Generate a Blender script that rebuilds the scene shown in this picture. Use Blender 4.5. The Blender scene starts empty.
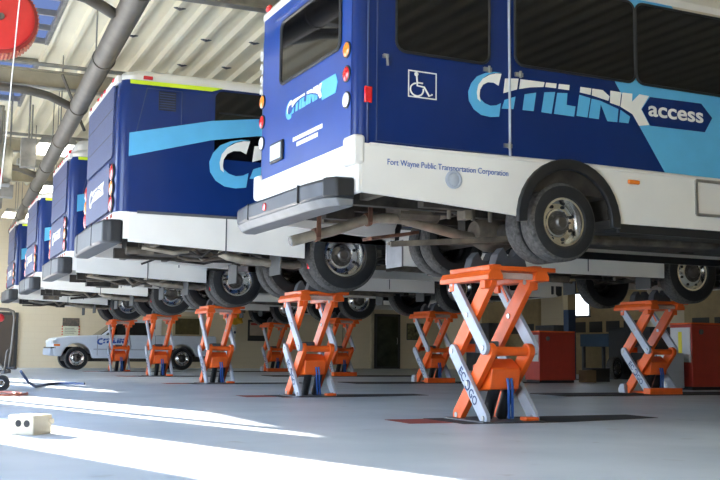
import bpy, bmesh, math, random
from mathutils import Vector, Matrix
R = math.radians
PI = math.pi
COL = bpy.context.scene.collection
random.seed(7)

# ------------------------------------------------------------------ materials
MATS = {}
def mat(name, col, rough=0.5, metal=0.0, noise=0.0, nscale=6.0, coat=0.0, bump=0.0, spec=0.5, dirt=None, emit=0.0, trans=0.0):
    if name in MATS: return MATS[name]
    m = bpy.data.materials.new(name); m.use_nodes = True
    nt = m.node_tree; b = nt.nodes['Principled BSDF']
    b.inputs['Base Color'].default_value = (*col, 1)
    b.inputs['Roughness'].default_value = rough
    b.inputs['Metallic'].default_value = metal
    b.inputs['Coat Weight'].default_value = coat
    b.inputs['Coat Roughness'].default_value = 0.06
    b.inputs['Specular IOR Level'].default_value = spec
    b.inputs['Transmission Weight'].default_value = trans
    if emit:
        b.inputs['Emission Color'].default_value = (*col, 1)
        b.inputs['Emission Strength'].default_value = emit
    if noise or bump:
        tc = nt.nodes.new('ShaderNodeTexCoord')
        nz = nt.nodes.new('ShaderNodeTexNoise'); nz.inputs['Scale'].default_value = nscale
        nz.inputs['Detail'].default_value = 5
        nt.links.new(tc.outputs['Object'], nz.inputs['Vector'])
        if noise:
            cr = nt.nodes.new('ShaderNodeValToRGB')
            lo = dirt if dirt else tuple(max(0, c * (1 - noise)) for c in col)
            hi = tuple(min(1, c * (1 + noise * .6)) for c in col)
            cr.color_ramp.elements[0].position = .3; cr.color_ramp.elements[0].color = (*lo, 1)
            cr.color_ramp.elements[1].position = .7; cr.color_ramp.elements[1].color = (*hi, 1)
            nt.links.new(nz.outputs['Fac'], cr.inputs['Fac'])
            nt.links.new(cr.outputs['Color'], b.inputs['Base Color'])
        if bump:
            bp = nt.nodes.new('ShaderNodeBump'); bp.inputs['Strength'].default_value = bump
            bp.inputs['Distance'].default_value = .02
            nt.links.new(nz.outputs['Fac'], bp.inputs['Height'])
            nt.links.new(bp.outputs['Normal'], b.inputs['Normal'])
    MATS[name] = m
    return m

BLUE = mat('blue_paint', (.003, .020, .120), .30, coat=.0, spec=.28, noise=.12, nscale=2)
BLUE_DAYLIT = mat('blue_paint_daylit', (.006, .050, .27), .30, coat=.35, noise=.12, nscale=2)  # same blue paint, daylight on the rear put in as brighter colour
LBLUE = mat('light_blue_vinyl', (.10, .42, .70), .4, noise=.05)
WHITE = mat('white_paint', (.78, .76, .71), .42, coat=.15, noise=.06, nscale=1.5)
VWHITE = mat('white_vinyl', (.82, .80, .74), .45)
CREAM = mat('cream_paint', (.62, .55, .42), .45)
YELLOW = mat('yellow_stripe', (.62, .78, .02), .45)
GLASS = mat('tinted_glass', (.003, .003, .004), .05, spec=.32)
BLACK = mat('black_plastic', (.010, .011, .013), .5, noise=.2)
BUMPER = mat('bumper_rubber', (.026, .030, .039), .42, noise=.25, nscale=4)
RUBBER = mat('tyre_rubber', (.010, .010, .011), .75, noise=.3, nscale=9)
TREAD = mat('tyre_tread', (.085, .08, .074), .9, noise=.5, nscale=30, bump=.8)
CHROME = mat('polished_rim', (.80, .79, .77), .17, 1.0, noise=.15)
DARKRIM = mat('dull_hub', (.14, .13, .12), .4, .8, noise=.3)
UNDER = mat('grimy_steel', (.055, .047, .038), .7, .3, noise=.7, nscale=5, bump=.4)
UNDERLT = mat('dusty_steel', (.15, .125, .095), .75, .1, noise=.6, nscale=6, bump=.3)
EXH = mat('exhaust_pipe', (.42, .37, .29), .5, .6, noise=.35, nscale=7)
RUST = mat('rusty_bracket', (.13, .055, .03), .85, noise=.6, nscale=9)
FLAP = mat('mud_flap', (.20, .20, .21), .6, noise=.2)
ORANGE = mat('lift_orange', (.84, .125, .012), .42, noise=.12, nscale=5, coat=.1)
LGRAY = mat('lift_gray', (.42, .46, .53), .42, .1, noise=.08, nscale=5)
DGRAY = mat('dark_gray_steel', (.10, .105, .115), .5, .2, noise=.2)
PINK = mat('worn_plate', (.52, .36, .30), .5, noise=.15)
HOSEBLUE = mat('blue_hose', (.02, .09, .34), .4)
INK = mat('dark_blue_ink', (.03, .05, .13), .6)
BLUEINK = mat('blue_ink', (.03, .10, .36), .6)
REDLENS = mat('red_lens', (.62, .015, .02), .2, coat=.5)
AMBLENS = mat('amber_lens', (.85, .22, .02), .2, coat=.5)
CLRLENS = mat('clear_lens', (.75, .77, .78), .15, coat=.5)
LICENCE = mat('plate_face', (.55, .66, .75), .4, noise=.15, nscale=30)
STEEL = mat('plain_steel', (.45, .45, .44), .35, .9, noise=.1)
PERF = mat('perforated_panel', (.055, .065, .135), .5, noise=.4, nscale=60)
def perf():
    m = PERF; nt = m.node_tree; b = nt.nodes['Principled BSDF']
    v = nt.nodes.new('ShaderNodeTexVoronoi'); v.inputs['Scale'].default_value = 60
    tc = nt.nodes.new('ShaderNodeTexCoord'); nt.links.new(tc.outputs['Object'], v.inputs['Vector'])
    cr = nt.nodes.new('ShaderNodeValToRGB')
    cr.color_ramp.elements[0].position = .25; cr.color_ramp.elements[0].color = (.02, .028, .08, 1)
    cr.color_ramp.elements[1].position = .45; cr.color_ramp.elements[1].color = (.05, .07, .17, 1)
    nt.links.new(v.outputs['Distance'], cr.inputs['Fac']); nt.links.new(cr.outputs['Color'], b.inputs['Base Color'])
perf()

# ------------------------------------------------------------------ mesh helper
class M:
    def __init__(s): s.bm = bmesh.new()
    def face(s, pts):
        vs = [s.bm.verts.new(p) for p in pts]
        return s.bm.faces.new(vs)
    def box(s, x0, x1, y0, y1, z0, z1, mx=None):
        c = [Vector((x, y, z)) for z in (z0, z1) for x, y in ((x0, y0), (x1, y0), (x1, y1), (x0, y1))]
        if mx is not None: c = [mx @ p for p in c]
        v = [s.bm.verts.new(p) for p in c]
        for f in ((0, 3, 2, 1), (4, 5, 6, 7), (0, 1, 5, 4), (1, 2, 6, 5), (2, 3, 7, 6), (3, 0, 4, 7)):
            s.bm.faces.new([v[i] for i in f])
        return s
    def bar(s, a, b, w, t, up=(0, 0, 1)):
        """rectangular bar a->b, width w across (perp to up and axis), thickness t along up"""
        a = Vector(a); b = Vector(b); d = (b - a); L = d.length; d.normalize()
        u = Vector(up); sx = d.cross(u)
        if sx.length < 1e-5: sx = d.cross(Vector((1, 0, 0)))
        sx.normalize(); uu = sx.cross(d).normalized()
        m = Matrix((( d.x, sx.x, uu.x, a.x), (d.y, sx.y, uu.y, a.y), (d.z, sx.z, uu.z, a.z), (0, 0, 0, 1)))
        return s.box(0, L, -w / 2, w / 2, -t / 2, t / 2, m)
    def cyl(s, a, b, r, r2=None, n=16, caps=True):
        a = Vector(a); b = Vector(b); d = (b - a).normalized()
        x = d.orthogonal().normalized(); y = d.cross(x)
        r2 = r if r2 is None else r2
        A = [s.bm.verts.new(a + (x * math.cos(2*PI*i/n) + y * math.sin(2*PI*i/n)) * r) for i in range(n)]
        B = [s.bm.verts.new(b + (x * math.cos(2*PI*i/n) + y * math.sin(2*PI*i/n)) * r2) for i in range(n)]
        for i in range(n): s.bm.faces.new((A[i], A[(i+1) % n], B[(i+1) % n], B[i]))
        if caps: s.bm.faces.new(A[::-1]); s.bm.faces.new(B)
        return s
    def tube(s, pts, r, n=10):
        P = [Vector(p) for p in pts]; rings = []
        x = None
        for i, p in enumerate(P):
            d = (P[min(i+1, len(P)-1)] - P[max(i-1, 0)]).normalized()
            if x is None: x = d.orthogonal().normalized()
            else:
                x = (x - d * x.dot(d)); x = x.normalized() if x.length > 1e-6 else d.orthogonal().normalized()
            y = d.cross(x)
            rings.append([s.bm.verts.new(p + (x * math.cos(2*PI*k/n) + y * math.sin(2*PI*k/n)) * r) for k in range(n)])
        for A, B in zip(rings, rings[1:]):
            for k in range(n): s.bm.faces.new((A[k], A[(k+1) % n], B[(k+1) % n], B[k]))
        s.bm.faces.new(rings[0][::-1]); s.bm.faces.new(rings[-1])
        return s
    def lathe(s, prof, org, axis, n=40, ref=None):
        """prof: list of (r, h) along axis from org"""
        o = Vector(org); d = Vector(axis).normalized(); x = d.orthogonal().normalized(); y = d.cross(x)
        rings = []
        for r, h in prof:
            if r < 1e-6: rings.append([s.bm.verts.new(o + d * h)])
            else: rings.append([s.bm.verts.new(o + d * h + (x*math.cos(2*PI*k/n) + y*math.sin(2*PI*k/n)) * r) for k in range(n)])
        for A, B in zip(rings, rings[1:]):
            for k in range(n):
                k2 = (k+1) % n
                if len(A) == 1 and len(B) == 1: continue
                if len(A) == 1: s.bm.faces.new((A[0], B[k2], B[k]))
                elif len(B) == 1: s.bm.faces.new((A[k], A[k2], B[0]))
                else: s.bm.faces.new((A[k], A[k2], B[k2], B[k]))
        return s
    def prism(s, pts, vec):
        """closed planar polygon pts (3D) extruded by vec"""
        v = Vector(vec)
        A = [s.bm.verts.new(Vector(p)) for p in pts]; B = [s.bm.verts.new(Vector(p) + v) for p in pts]
        n = len(A)
        s.bm.faces.new(A[::-1]); s.bm.faces.new(B)
        for i in range(n): s.bm.faces.new((A[i], A[(i+1) % n], B[(i+1) % n], B[i]))
        return s
    def loft(s, rings, cap=True):
        Rg = [[s.bm.verts.new(p) for p in r] for r in rings]
        n = len(Rg[0])
        for A, B in zip(Rg, Rg[1:]):
            for k in range(n): s.bm.faces.new((A[k], A[(k+1) % n], B[(k+1) % n], B[k]))
        if cap: s.bm.faces.new(Rg[0][::-1]); s.bm.faces.new(Rg[-1])
        return s
    def obj(s, name, m, parent=None, bevel=0, smooth=True, loc=None, label=None):
        bmesh.ops.recalc_face_normals(s.bm, faces=s.bm.faces)
        if smooth:
            for f in s.bm.faces: f.smooth = True
            for e in s.bm.edges:
                if len(e.link_faces) != 2 or e.calc_face_angle(0) > .62: e.smooth = False
        me = bpy.data.meshes.new(name); s.bm.to_mesh(me); s.bm.free()
        for mm in (m if isinstance(m, (list, tuple)) else [m]): me.materials.append(mm)
        o = bpy.data.objects.new(name, me); COL.objects.link(o)
        if parent: o.parent = parent
        if loc: o.location = loc
        if bevel:
            b = o.modifiers.new('b', 'BEVEL'); b.width = bevel; b.segments = 2; b.limit_method = 'ANGLE'; b.angle_limit = R(40)
        if label: o['label'] = label
        return o

def tag(o, label, cat, group=None):
    o['label'] = label; o['category'] = cat
    if group: o['group'] = group
    return o
def thing(name, label, cat, loc=(0, 0, 0), rz=0, group=None):
    o = bpy.data.objects.new(name, None); COL.objects.link(o)
    o.location = loc; o.rotation_euler = (0, 0, rz)
    o.empty_display_size = .1
    return tag(o, label, cat, group)
def struct(o): o['kind'] = 'structure'; return o
def copy_tree(o, parent=None):
    c = o.copy(); COL.objects.link(c)
    if parent: c.parent = parent
    for ch in list(o.children): copy_tree(ch, c)
    return c
def rrect(x0, x1, y0, y1, r, n=6):
    out = []
    for cx, cy, a in ((x1-r, y1-r, 0), (x0+r, y1-r, 90), (x0+r, y0+r, 180), (x1-r, y0+r, 270)):
        for i in range(n+1):
            t = R(a + 90*i/n); out.append((cx + r*math.cos(t), cy + r*math.sin(t)))
    return out
def decal(name, polys, fr, m, parent, th=.004, label=None):
    """flat vinyl: list of 2D polygons mapped by fr(a,b)->3D plus normal"""
    b = M()
    f, nrm = fr
    for p in polys:
        b.prism([f(*q) for q in p], Vector(nrm) * th)
    return b.obj(name, m, parent, smooth=False, label=label)
def letters(name, polys, fr, m, parent, th=.004, label=None):
    return [decal(name, [p], fr, m, parent, th, label) for p in polys]
def text_mesh(name, body, size, m, parent, mx, label=None, align='LEFT', shear=0.0, bold=0.0, sx=1.0, th=.002):
    cu = bpy.data.curves.new('t', 'FONT'); cu.body = body; cu.size = size; cu.align_x = align
    cu.shear = shear; cu.offset = bold; cu.extrude = th
    t = bpy.data.objects.new('t', cu); COL.objects.link(t)
    bpy.context.view_layer.update()
    dg = bpy.context.evaluated_depsgraph_get()
    me = bpy.data.meshes.new_from_object(t.evaluated_get(dg))
    bpy.data.objects.remove(t); bpy.data.curves.remove(cu)
    me.transform(mx @ Matrix.Diagonal((sx, 1, 1, 1)))
    me.materials.clear(); me.materials.append(m)
    o = bpy.data.objects.new(name, me); COL.objects.link(o); o.parent = parent
    if label: o['label'] = label
    return o
def side_mx(x, y, z):   # text on a face looking along -y, reading along +x
    return Matrix.Translation((x, y, z)) @ Matrix.Rotation(R(90), 4, 'X')
def rear_mx(x, y, z):   # text on a face looking along -x, reading along -y
    return Matrix.Translation((x, y, z)) @ Matrix.Rotation(R(-90), 4, 'Z') @ Matrix.Rotation(R(90), 4, 'X')

# ------------------------------------------------------------------ the bus logo, in metres from its lower left
LOGO = {
 'Cblue':[(1.317,3.128),(1.238,3.128),(1.15,3.107),(1.064,3.066),(1.004,2.998),(.973,2.919),(.981,2.838),(1.029,2.769),(1.106,2.725),(1.201,2.716),(1.292,2.73),(1.31,2.853),(1.262,2.828),(1.201,2.818),(1.141,2.834),(1.098,2.867),(1.077,2.917),(1.081,2.97),(1.116,3.049),(1.176,3.095),(1.246,3.119)],
 'Cwhite':[(1.317,3.12),(1.264,3.118),(1.194,3.097),(1.124,3.053),(1.077,2.992),(1.06,2.922),(1.068,2.863),(1.098,2.842),(1.088,2.896),(1.094,2.949),(1.124,2.998),(1.176,3.027),(1.237,3.031),(1.286,3.01)],
 'I1w':[(1.357,3.083),(1.5,3.1),(1.481,2.998),(1.339,2.948)],
 'I1b':[(1.351,2.888),(1.466,2.932),(1.444,2.815),(1.32,2.806)],
 'Tw':[(1.521,3.097),(1.782,3.101),(1.77,3.056),(1.629,3.036),(1.506,3.006)],
 'Tb':[(1.565,2.964),(1.689,2.994),(1.66,2.821),(1.541,2.818)],
 'I2w':[(1.8,3.1),(1.915,3.105),(1.909,3.062),(1.79,3.059)],
 'I2b':[(1.78,3.008),(1.899,3.025),(1.856,2.818),(1.745,2.821)],
 'Lw':[(1.943,3.105),(2.061,3.109),(2.055,3.061),(1.933,3.06)],
 'Lb':[(1.923,3.02),(2.036,3.03),(2.025,2.919),(2.125,2.915),(2.108,2.819),(1.883,2.821)],
 'I3w':[(2.185,3.107),(2.309,3.107),(2.299,3.046),(2.178,3.055)],
 'I3b':[(2.172,3.031),(2.298,3.014),(2.26,2.827),(2.136,2.83)],
 'Nw':[(2.323,3.107),(2.44,3.107),(2.521,3.056),(2.506,3.014),(2.316,3.043)],
 'Nb':[(2.312,3.011),(2.408,3.003),(2.515,2.975),(2.623,2.947),(2.607,2.82),(2.492,2.817),(2.417,2.972),(2.391,2.826),(2.276,2.826)],
 'N2w':[(2.534,3.113),(2.661,3.112),(2.638,2.977),(2.526,2.997)],
 'Kw':[(2.676,3.111),(2.793,3.115),(2.785,3.033),(2.878,3.119),(2.996,3.116),(2.895,2.977),(2.989,2.833),(2.87,2.812),(2.792,2.917),(2.65,2.974)],
 'Kb':[(2.649,2.942),(2.761,2.889),(2.74,2.823),(2.63,2.822)],
}
def logo_polys(sc):
    w, b = [], []
    for k, p in LOGO.items():
        q = [((x-.973)*sc, (z-2.716)*sc) for x, z in p]
        (w if k.endswith(('w', 'white')) else b).append(q)
    return w, b

# ------------------------------------------------------------------ wheels
def make_wheel(parent, x, y, z, r, w, out, kind='dish', rimr=None, inner=False):
    """tyre centred at x,y(mid width),z ; out=+-1 direction (y) of the outer face"""
    rr = rimr or r * .57
    t = M()
    h = w/2
    prof = [(rr, -h*.75), (rr*1.12, -h), (r*.90, -h), (r*.975, -h*.86), (r*.90, h*1.0), (rr*1.12, h), (rr, h*.75)]
    prof = [(rr, -h*.75), (rr*1.12, -h), (r*.92, -h), (r*.985, -h*.84), (r, -h*.7), (r, h*.7), (r*.985, h*.84), (r*.92, h), (rr*1.12, h), (rr, h*.75)]
    t.lathe(prof, (x, y, z), (0, out, 0), 48)
    wheel = t.obj('wheel', [RUBBER, TREAD], parent)
    me = wheel.data
    for p in me.polygons:
        c = p.center; d = math.hypot(c.x-x, c.z-z)
        if d > r*.93: p.material_index = 1
    if inner: return wheel
    b = M()
    if kind == 'dish':   # deep rear rim
        b.lathe([(rr*1.02, h*.72), (rr*1.04, h*.86), (rr*.95, h*.88), (rr*.90, h*.4), (rr*.84, -h*.15), (rr*.62, -h*.2), (rr*.60, -h*.05), (rr*.5, 0)], (x, y, z), (0, out, 0), 40)
    else:               # front rim bulging outward
        b.lathe([(rr*1.02, h*.72), (rr*1.04, h*.86), (rr*.94, h*.84), (rr*.86, h*.55), (rr*.70, h*.8), (rr*.55, h*.9), (rr*.5, h*.7)], (x, y, z), (0, out, 0), 40)
    b.obj('rim', CHROME, wheel)
    b = M()
    base = 0 if kind == 'dish' else h*.7
    b.lathe([(rr*.56, base-.02), (rr*.5, base+.02), (rr*.33, base+.03), (rr*.30, base+h*.55), (rr*.22, base+h*.7), (0, base+h*.72)], (x, y, z), (0, out, 0), 24)
    for k in range(10):
        a = 2*PI*k/10
        p = Vector((x + rr*.44*math.cos(a), y, z + rr*.44*math.sin(a)))
        b.cyl(p + Vector((0, out*base, 0)), p + Vector((0, out*(base+.05), 0)), rr*.05, n=6)
    b.obj('hub', DARKRIM, wheel)
    for k in range(8):
        b = M(); a = 2*PI*(k+.5)/8; rad = rr*.74
        yy = -h*.16 if kind == 'dish' else h*.74
        p = Vector((x + rad*math.cos(a), y + out*yy, z + rad*math.sin(a)))
        b.cyl(p - Vector((0, .02*out, 0)), p + Vector((0, .012*out, 0)), rr*.075, n=10)
        b.obj('hand_hole', BLACK, wheel)
    return wheel

def skirt_panel(parent, ypos, th, bottom, top, x0, x1, arches, name, m, nr=14):
    """side panel in x-z with wheel arch notches. bottom(x) -> z"""
    pts = [(x0, top), (x0, bottom(x0))]
    for cx, cz, rr in arches:
        zb = bottom(cx)
        dx = math.sqrt(max(.01, rr*rr - (zb-cz)**2))
        a0 = math.atan2(zb-cz, -dx); a1 = math.atan2(zb-cz, dx)
        if a0 < 0: a0 += 2*PI
        for i in range(nr+1):
            a = a0 + (a1-a0)*i/nr
            pts.append((cx + rr*math.cos(a), cz + rr*math.sin(a)))
    for bx in (x1,):
        pts.append((bx, bottom(bx)))
    pts.append((x1, top))
    # insert the knee of the rear cut-up
    out = []
    for i, p in enumerate(pts):
        out.append(p)
    b = M(); b.prism([(x, ypos, z) for x, z in out], (0, th, 0))
    return b.obj(name, m, parent, bevel=.006, smooth=False)

def lens(parent, p, nrm, r, m, name, h=.025):
    b = M(); p = Vector(p); n = Vector(nrm)
    b.lathe([(r*1.18, 0), (r*1.18, h*.5), (r*1.02, h*.6)], p, n, 18)
    ring = b.obj(name, BLACK, parent)
    b = M(); b.lathe([(r, 0), (r, h*.7), (r*.7, h), (0, h*1.1)], p, n, 18)
    b.obj('lens', m, ring)
    return ring

def undercarriage(parent, x0, x1, hw, z0, z1, axles, seed, skip=0.5):
    """chassis rails, cross members, tanks, pipes and brackets"""
    rnd = random.Random(seed)
    for s in (-1, 1):
        b = M(); b.box(x0, x1, s*.45-.05, s*.45+.05, z1-.14, z1); b.obj('chassis_rail', UNDER, parent, smooth=False)
    x = x0 + .25
    while x < x1:
        b = M(); b.box(x-.04, x+.04, -hw+.05, hw-.05, z1-.10, z1); b.obj('cross_member', UNDERLT, parent, smooth=False); x += .62
    for ax, az in axles:
        b = M(); b.cyl((ax, -hw+.12, az), (ax, hw-.12, az), .085, n=12); b.obj('axle_tube', UNDER, parent)
        for s in (-1, 1):
            b = M(); b.box(ax-.62, ax+.62, s*.48-.05, s*.48+.05, az+.08, az+.14); b.obj('leaf_spring', UNDER, parent)
            b = M(); b.cyl((ax, s*.48, az+.14), (ax, s*.48, z1), .1, n=12); b.obj('air_spring', UNDER, parent)
    b = M()
    ax, az = axles[0]
    b.lathe([(0, -.26), (.12, -.24), (.18, -.1), (.19, 0), (.17, .12), (.1, .24), (0, .26)], (ax, 0, az), (1, 0, 0), 18)
    b.cyl((ax, 0, az), (x1*.55, 0, z1-.2), .06, n=10)
    b.obj('rear_axle', UNDERLT, parent)
    for i in range(40):
        b = M()
        x = rnd.uniform(x0+.1, x1-.2); y = rnd.uniform(-hw+.08, hw-.1)
        if any(abs(x-a) < skip and abs(y) > hw-.7 for a, _ in axles): y *= .35
        l = rnd.uniform(.1, .5); w = rnd.uniform(.06, .25); h = rnd.uniform(.08, .24)
        if rnd.random() < .5: b.box(x-l/2, x+l/2, y-w/2, y+w/2, z1-h, z1-.02)
        else: b.cyl((x-l/2, y, z1-h*.6), (x+l/2, y, z1-h*.6), w*.35, n=10)
        b.obj('underbody_equipment', UNDERLT if rnd.random() < .35 else UNDER, parent, smooth=False)
    for i in range(20):
        b = M()
        x = rnd.uniform(x0+.1, x1-1.4); y = rnd.uniform(-hw+.1, hw-.2); z = z1 - rnd.uniform(.08, .2)
        pts = [(x, y, z)]
        for k in range(5):
            x += rnd.uniform(.1, .35); y += rnd.uniform(-.1, .1); z = z1 - rnd.uniform(.06, .2)
            pts.append((x, y, z))
        b.tube(pts, rnd.uniform(.012, .03), 8)
        b.obj('underbody_hose', UNDERLT if i % 2 else UNDER, parent)

# ------------------------------------------------------------------ the transit bus
def arc(cx, cz, r, a0, a1, n=8): return [(cx + r*math.cos(R(a0+(a1-a0)*i/n)), cz + r*math.sin(R(a0+(a1-a0)*i/n))) for i in range(n+1)]
def rounded_poly(x0, x1, z0, z1, r, n=5): return rrect(x0, x1, z0, z1, r, n)

def make_transit(name_label, wb, ac, loc, seed, yellow=True):
    root = thing('transit_bus', name_label, 'bus', loc, 0, 'transit buses raised on scissor lifts')
    hw = 1.275; xr = -3.12; xf = wb + 2.45
    # upper body: rounded-plan shell, leaning in a little at the roof
    rings = []
    for z, ins, r in ((.90, 0, .17), (2.30, 0, .17), (2.50, .01, .17), (2.60, .03, .17)):
        rings.append([(x, y, z) for x, y in rrect(xr+ins, xf-ins, -hw+ins, hw-ins, r)])
    b = M(); b.loft(rings); body = b.obj('body_shell', mat('transit_blue', (.003, .022, .125), .3, coat=.2, spec=.3, noise=.1, nscale=2), root)
    rings = []
    for z, ins in ((2.60, .025), (2.66, .03), (2.72, .08), (2.76, .17), (2.785, .32), (2.80, .6)):
        rings.append([(x, y, z) for x, y in rrect(xr+ins, xf-ins, -hw+ins, hw-ins, .2)])
    b = M(); b.loft(rings); roof = b.obj('roof', WHITE, root)
    b = M(); b.box(xr-.014, xr+.05, -1.15, 1.15, 2.565, 2.665); b.obj('roof_edge', WHITE, root, bevel=.012)
    for yy in (-.9, -.25, 0, .25, .9):
        b = M(); b.box(xr-.03, xr+.02, yy-.055, yy+.055, 2.625, 2.665); b.obj('marker_light', REDLENS, root, bevel=.01)
    b = M(); b.box(xr+.3, xr+.42, -hw+.005, -hw+.06, 2.615, 2.66); b.obj('marker_light', REDLENS, root, bevel=.01)
    # skirts
    def bot(x):
        if x < -.55: return .42 + max(0, (-.9 - x)) * .052
        return .38
    for s in (-1, 1):
        y0 = -hw if s < 0 else hw-.03
        skirt_panel(root, y0, .03, bot, .905, xr+.17, -.60, [], 'side_skirt', WHITE)
        b = M(); pts = [(-.62, .905)]+[( .62*math.cos(R(a)), .5+.62*math.sin(R(a))) for a in range(165, 14, -10)]+[(.62, .905)]
        b.prism([(x, y0, z) for x, z in pts], (0, .03, 0)); b.obj('wheel_arch', WHITE, root, smooth=False)
        skirt_panel(root, y0, .03, bot, .905, .60, wb-.60, [], 'side_skirt', WHITE)
        b = M(); pts = [(wb-.62, .905)]+[(wb+.62*math.cos(R(a)), .5+.62*math.sin(R(a))) for a in range(165, 14, -10)]+[(wb+.62, .905)]
        b.prism([(x, y0, z) for x, z in pts], (0, .03, 0)); b.obj('wheel_arch', WHITE, root, smooth=False)
        skirt_panel(root, y0, .03, bot, .905, wb+.60, xf-.17, [], 'side_skirt', WHITE)
        for xx in (-1.69, wb*.33, wb*.66):
            b = M(); b.box(xx-.008, xx+.008, s*(hw+.003)-.003, s*(hw+.003)+.003, .43, .9); b.obj('panel_seam', DGRAY, root)
        b = M(); b.box(-2.85, xf-.3, s*(hw+.004)-.008, s*(hw+.004)+.008, .885, .92); b.obj('belt_moulding', DGRAY, root)
    # rear lower corner and apron, front apron
    for sx in (0, 1):
        rings = []
        for z in (.56 if sx == 0 else .40, .905):
            if sx == 0: p = [(x, y, z) for x, y in rrect(xr, xr+.6, -hw, hw, .17) if x < xr+.2]
            else: p = [(x, y, z) for x, y in rrect(xf-.6, xf, -hw, hw, .17) if x > xf-.2]
            rings.append(p)
        b = M()
        Rg = [[b.bm.verts.new(p) for p in r] for r in rings]
        for k in range(len(Rg[0])):
            if (Vector(rings[0][k]) - Vector(rings[0][(k+1) % len(Rg[0])])).length > .9 and abs(rings[0][k][0]-(xr+.17 if sx == 0 else xf-.17)) < .05: continue
            b.bm.faces.new((Rg[0][k], Rg[0][(k+1) % len(Rg[0])], Rg[1][(k+1) % len(Rg[0])], Rg[1][k]))
        b.obj('rear_apron' if sx == 0 else 'front_apron', WHITE, root)
    # red and white reflective tape on the rear apron
    for k in range(8):
        b = M(); b.box(xr-.006, xr, -1.05+k*.27, -.93+k*.27, .84, .885); b.obj('reflective_tape', REDLENS, root)
    # bumpers
    P = [(xr+.10, -hw-.006), (xr-.06, -hw+.01), (xr-.14, -hw+.10), (xr-.18, -.8), (xr-.18, .8), (xr-.14, hw-.10), (xr-.06, hw-.01), (xr+.10, hw+.006)]
    b = M(); b.prism([(x, y, .50) for x, y in P], (0, 0, .30)); bp = b.obj('rear_bumper', BUMPER, root, bevel=.035)
    for s in (-1, 1):
        P3 = [(xr+.104, s*(hw+.01)), (xr-.064, s*(hw-.003)), (xr-.146, s*(hw-.095)), (xr-.1, s*(hw-.2)), (xr+.104, s*(hw-.2))]
        b = M(); b.prism([(x, y, .507) for x, y in P3], (0, 0, .289)); b.obj('bumper_black_end', BLACK, bp, bevel=.03)  # black ends paint in the shade on the bumper sides
    for yy in (-.62, .62):
        b = M(); b.box(xr-.186, xr-.1, yy-.006, yy+.006, .515, .79); b.obj('bumper_joint', BLACK, bp)
    P = [(xf-.26, -hw-.01), (xf+.06, -hw+.03), (xf+.18, -.8), (xf+.18, .8), (xf+.06, hw-.03), (xf-.26, hw+.01)]
    b = M(); b.prism([(x, y, .42) for x, y in P], (0, 0, .30)); b.obj('front_bumper', BUMPER, root, bevel=.035)
    # rear face: perforated engine grille, lower engine door, lamps, lettering
    frR = (lambda a, z: (xr-.004, -a, z), (-1, 0, 0))
    decal('rear_grille', [rounded_poly(-1.02, 1.02, 1.62, 2.56, .06)], frR, PERF, root, .02)
    decal('engine_door', [rounded_poly(-.92, .92, .93, 1.56, .05)], frR, PERF, root, .03)
    for k in range(2):
        b = M(); b.box(xr-.027, xr-.02, -.98, .98, 1.93+k*.32, 1.94+k*.32); b.obj('grille_rib', BLACK, root)
    w, bl_ = logo_polys(.58)
    f2 = (lambda a, z: (xr-.036, .60-a, 1.14+z), (-1, 0, 0))
    letters('rear_logo_letter', w+bl_, f2, VWHITE, root, .004)
    for s in (-1, 1):
        for z, m in ((1.02, REDLENS), (1.22, AMBLENS), (1.42, REDLENS)):
            lens(root, (xr-.0, s*1.03, z), (-1, 0, 0), .098, m, 'tail_lamp', .04)
    # side windows, black glazing panels
    wins = [(-1.88, -.42), (-.36, 1.02), (1.08, 2.46), (2.52, 3.9)]
    wins = [w_ for w_ in wins if w_[1] < xf-1.7]
    if wb > 5.5: wins.append((3.96, 5.3))
    for s in (-1, 1):
        y = s*hw
        fr = (lambda a, z, y=y, s=s: (a, y + s*.002, z), (0, s, 0))
        for x0, x1 in wins:
            g = decal('side_window', [rounded_poly(x0, x1, 1.66, 2.56, .10)], fr, GLASS, root, .008)
            b = M(); b.box(x0+.05, x1-.05, y+s*.010-.006, y+s*.010+.006, 2.26, 2.28); b.obj('window_bar', BLACK, g)
    fr = (lambda a, z: (a, -hw-.002, z), (0, -1, 0))
    for x0, x1 in ((wb+.62, wb+1.15), (wb+1.17, wb+1.70)):
        decal('door_leaf', [rounded_poly(x0, x1, .5, 2.5, .05)], fr, GLASS, root, .012)
    # front: windscreen and destination sign glass
    fr = (lambda a, z: (xf+.002, a, z), (1, 0, 0))
    decal('windscreen', [rounded_poly(-1.12, 1.12, 1.15, 2.55, .12)], fr, GLASS, root, .012)
    for s in (-1, 1): lens(root, (xf, s*.95, .72), (1, 0, 0), .09, CLRLENS, 'headlamp')
    for s in (-1, 1):
        b = M(); b.tube([(xf-.1, s*hw, 2.35), (xf+.1, s*(hw+.12), 2.3), (xf+.16, s*(hw+.16), 2.1)], .018, 8)
        b.box(xf+.12, xf+.2, s*(hw+.16)-.1, s*(hw+.16)+.1, 1.72, 2.1); b.obj('side_mirror', BLACK, root)
    # side livery on both sides
    for s in (-1, 1):
        sg = (lambda x: x)
        fr = (lambda a, z, s=s: (a, s*(hw+.011), z), (0, s, 0))
        st = [(-2.98, 1.90), (-1.92, 2.155), (-1.31, 2.24), (-.2, 2.33), (1.4, 2.40), (xf-.5, 2.42), (xf-.5, 2.25), (1.4, 2.18), (-.2, 2.10), (-1.31, 2.01), (-1.92, 1.90), (-2.98, 1.60)]
        up = st[:6]; lo = st[6:][::-1]
        quads = [[up[i], up[i+1], lo[i+1], lo[i]] for i in range(5)]
        decal('swoosh_stripe', quads, fr, LBLUE, root, .004)
        if yellow: decal('yellow_roof_stripe', [[(-2.99, 2.585), (-2.99, 2.535), (-1.93, 2.545), (-1.78, 2.6)]], fr, YELLOW, root, .004)
        w, bl_ = logo_polys(1.58)
        ox = -1.945
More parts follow.
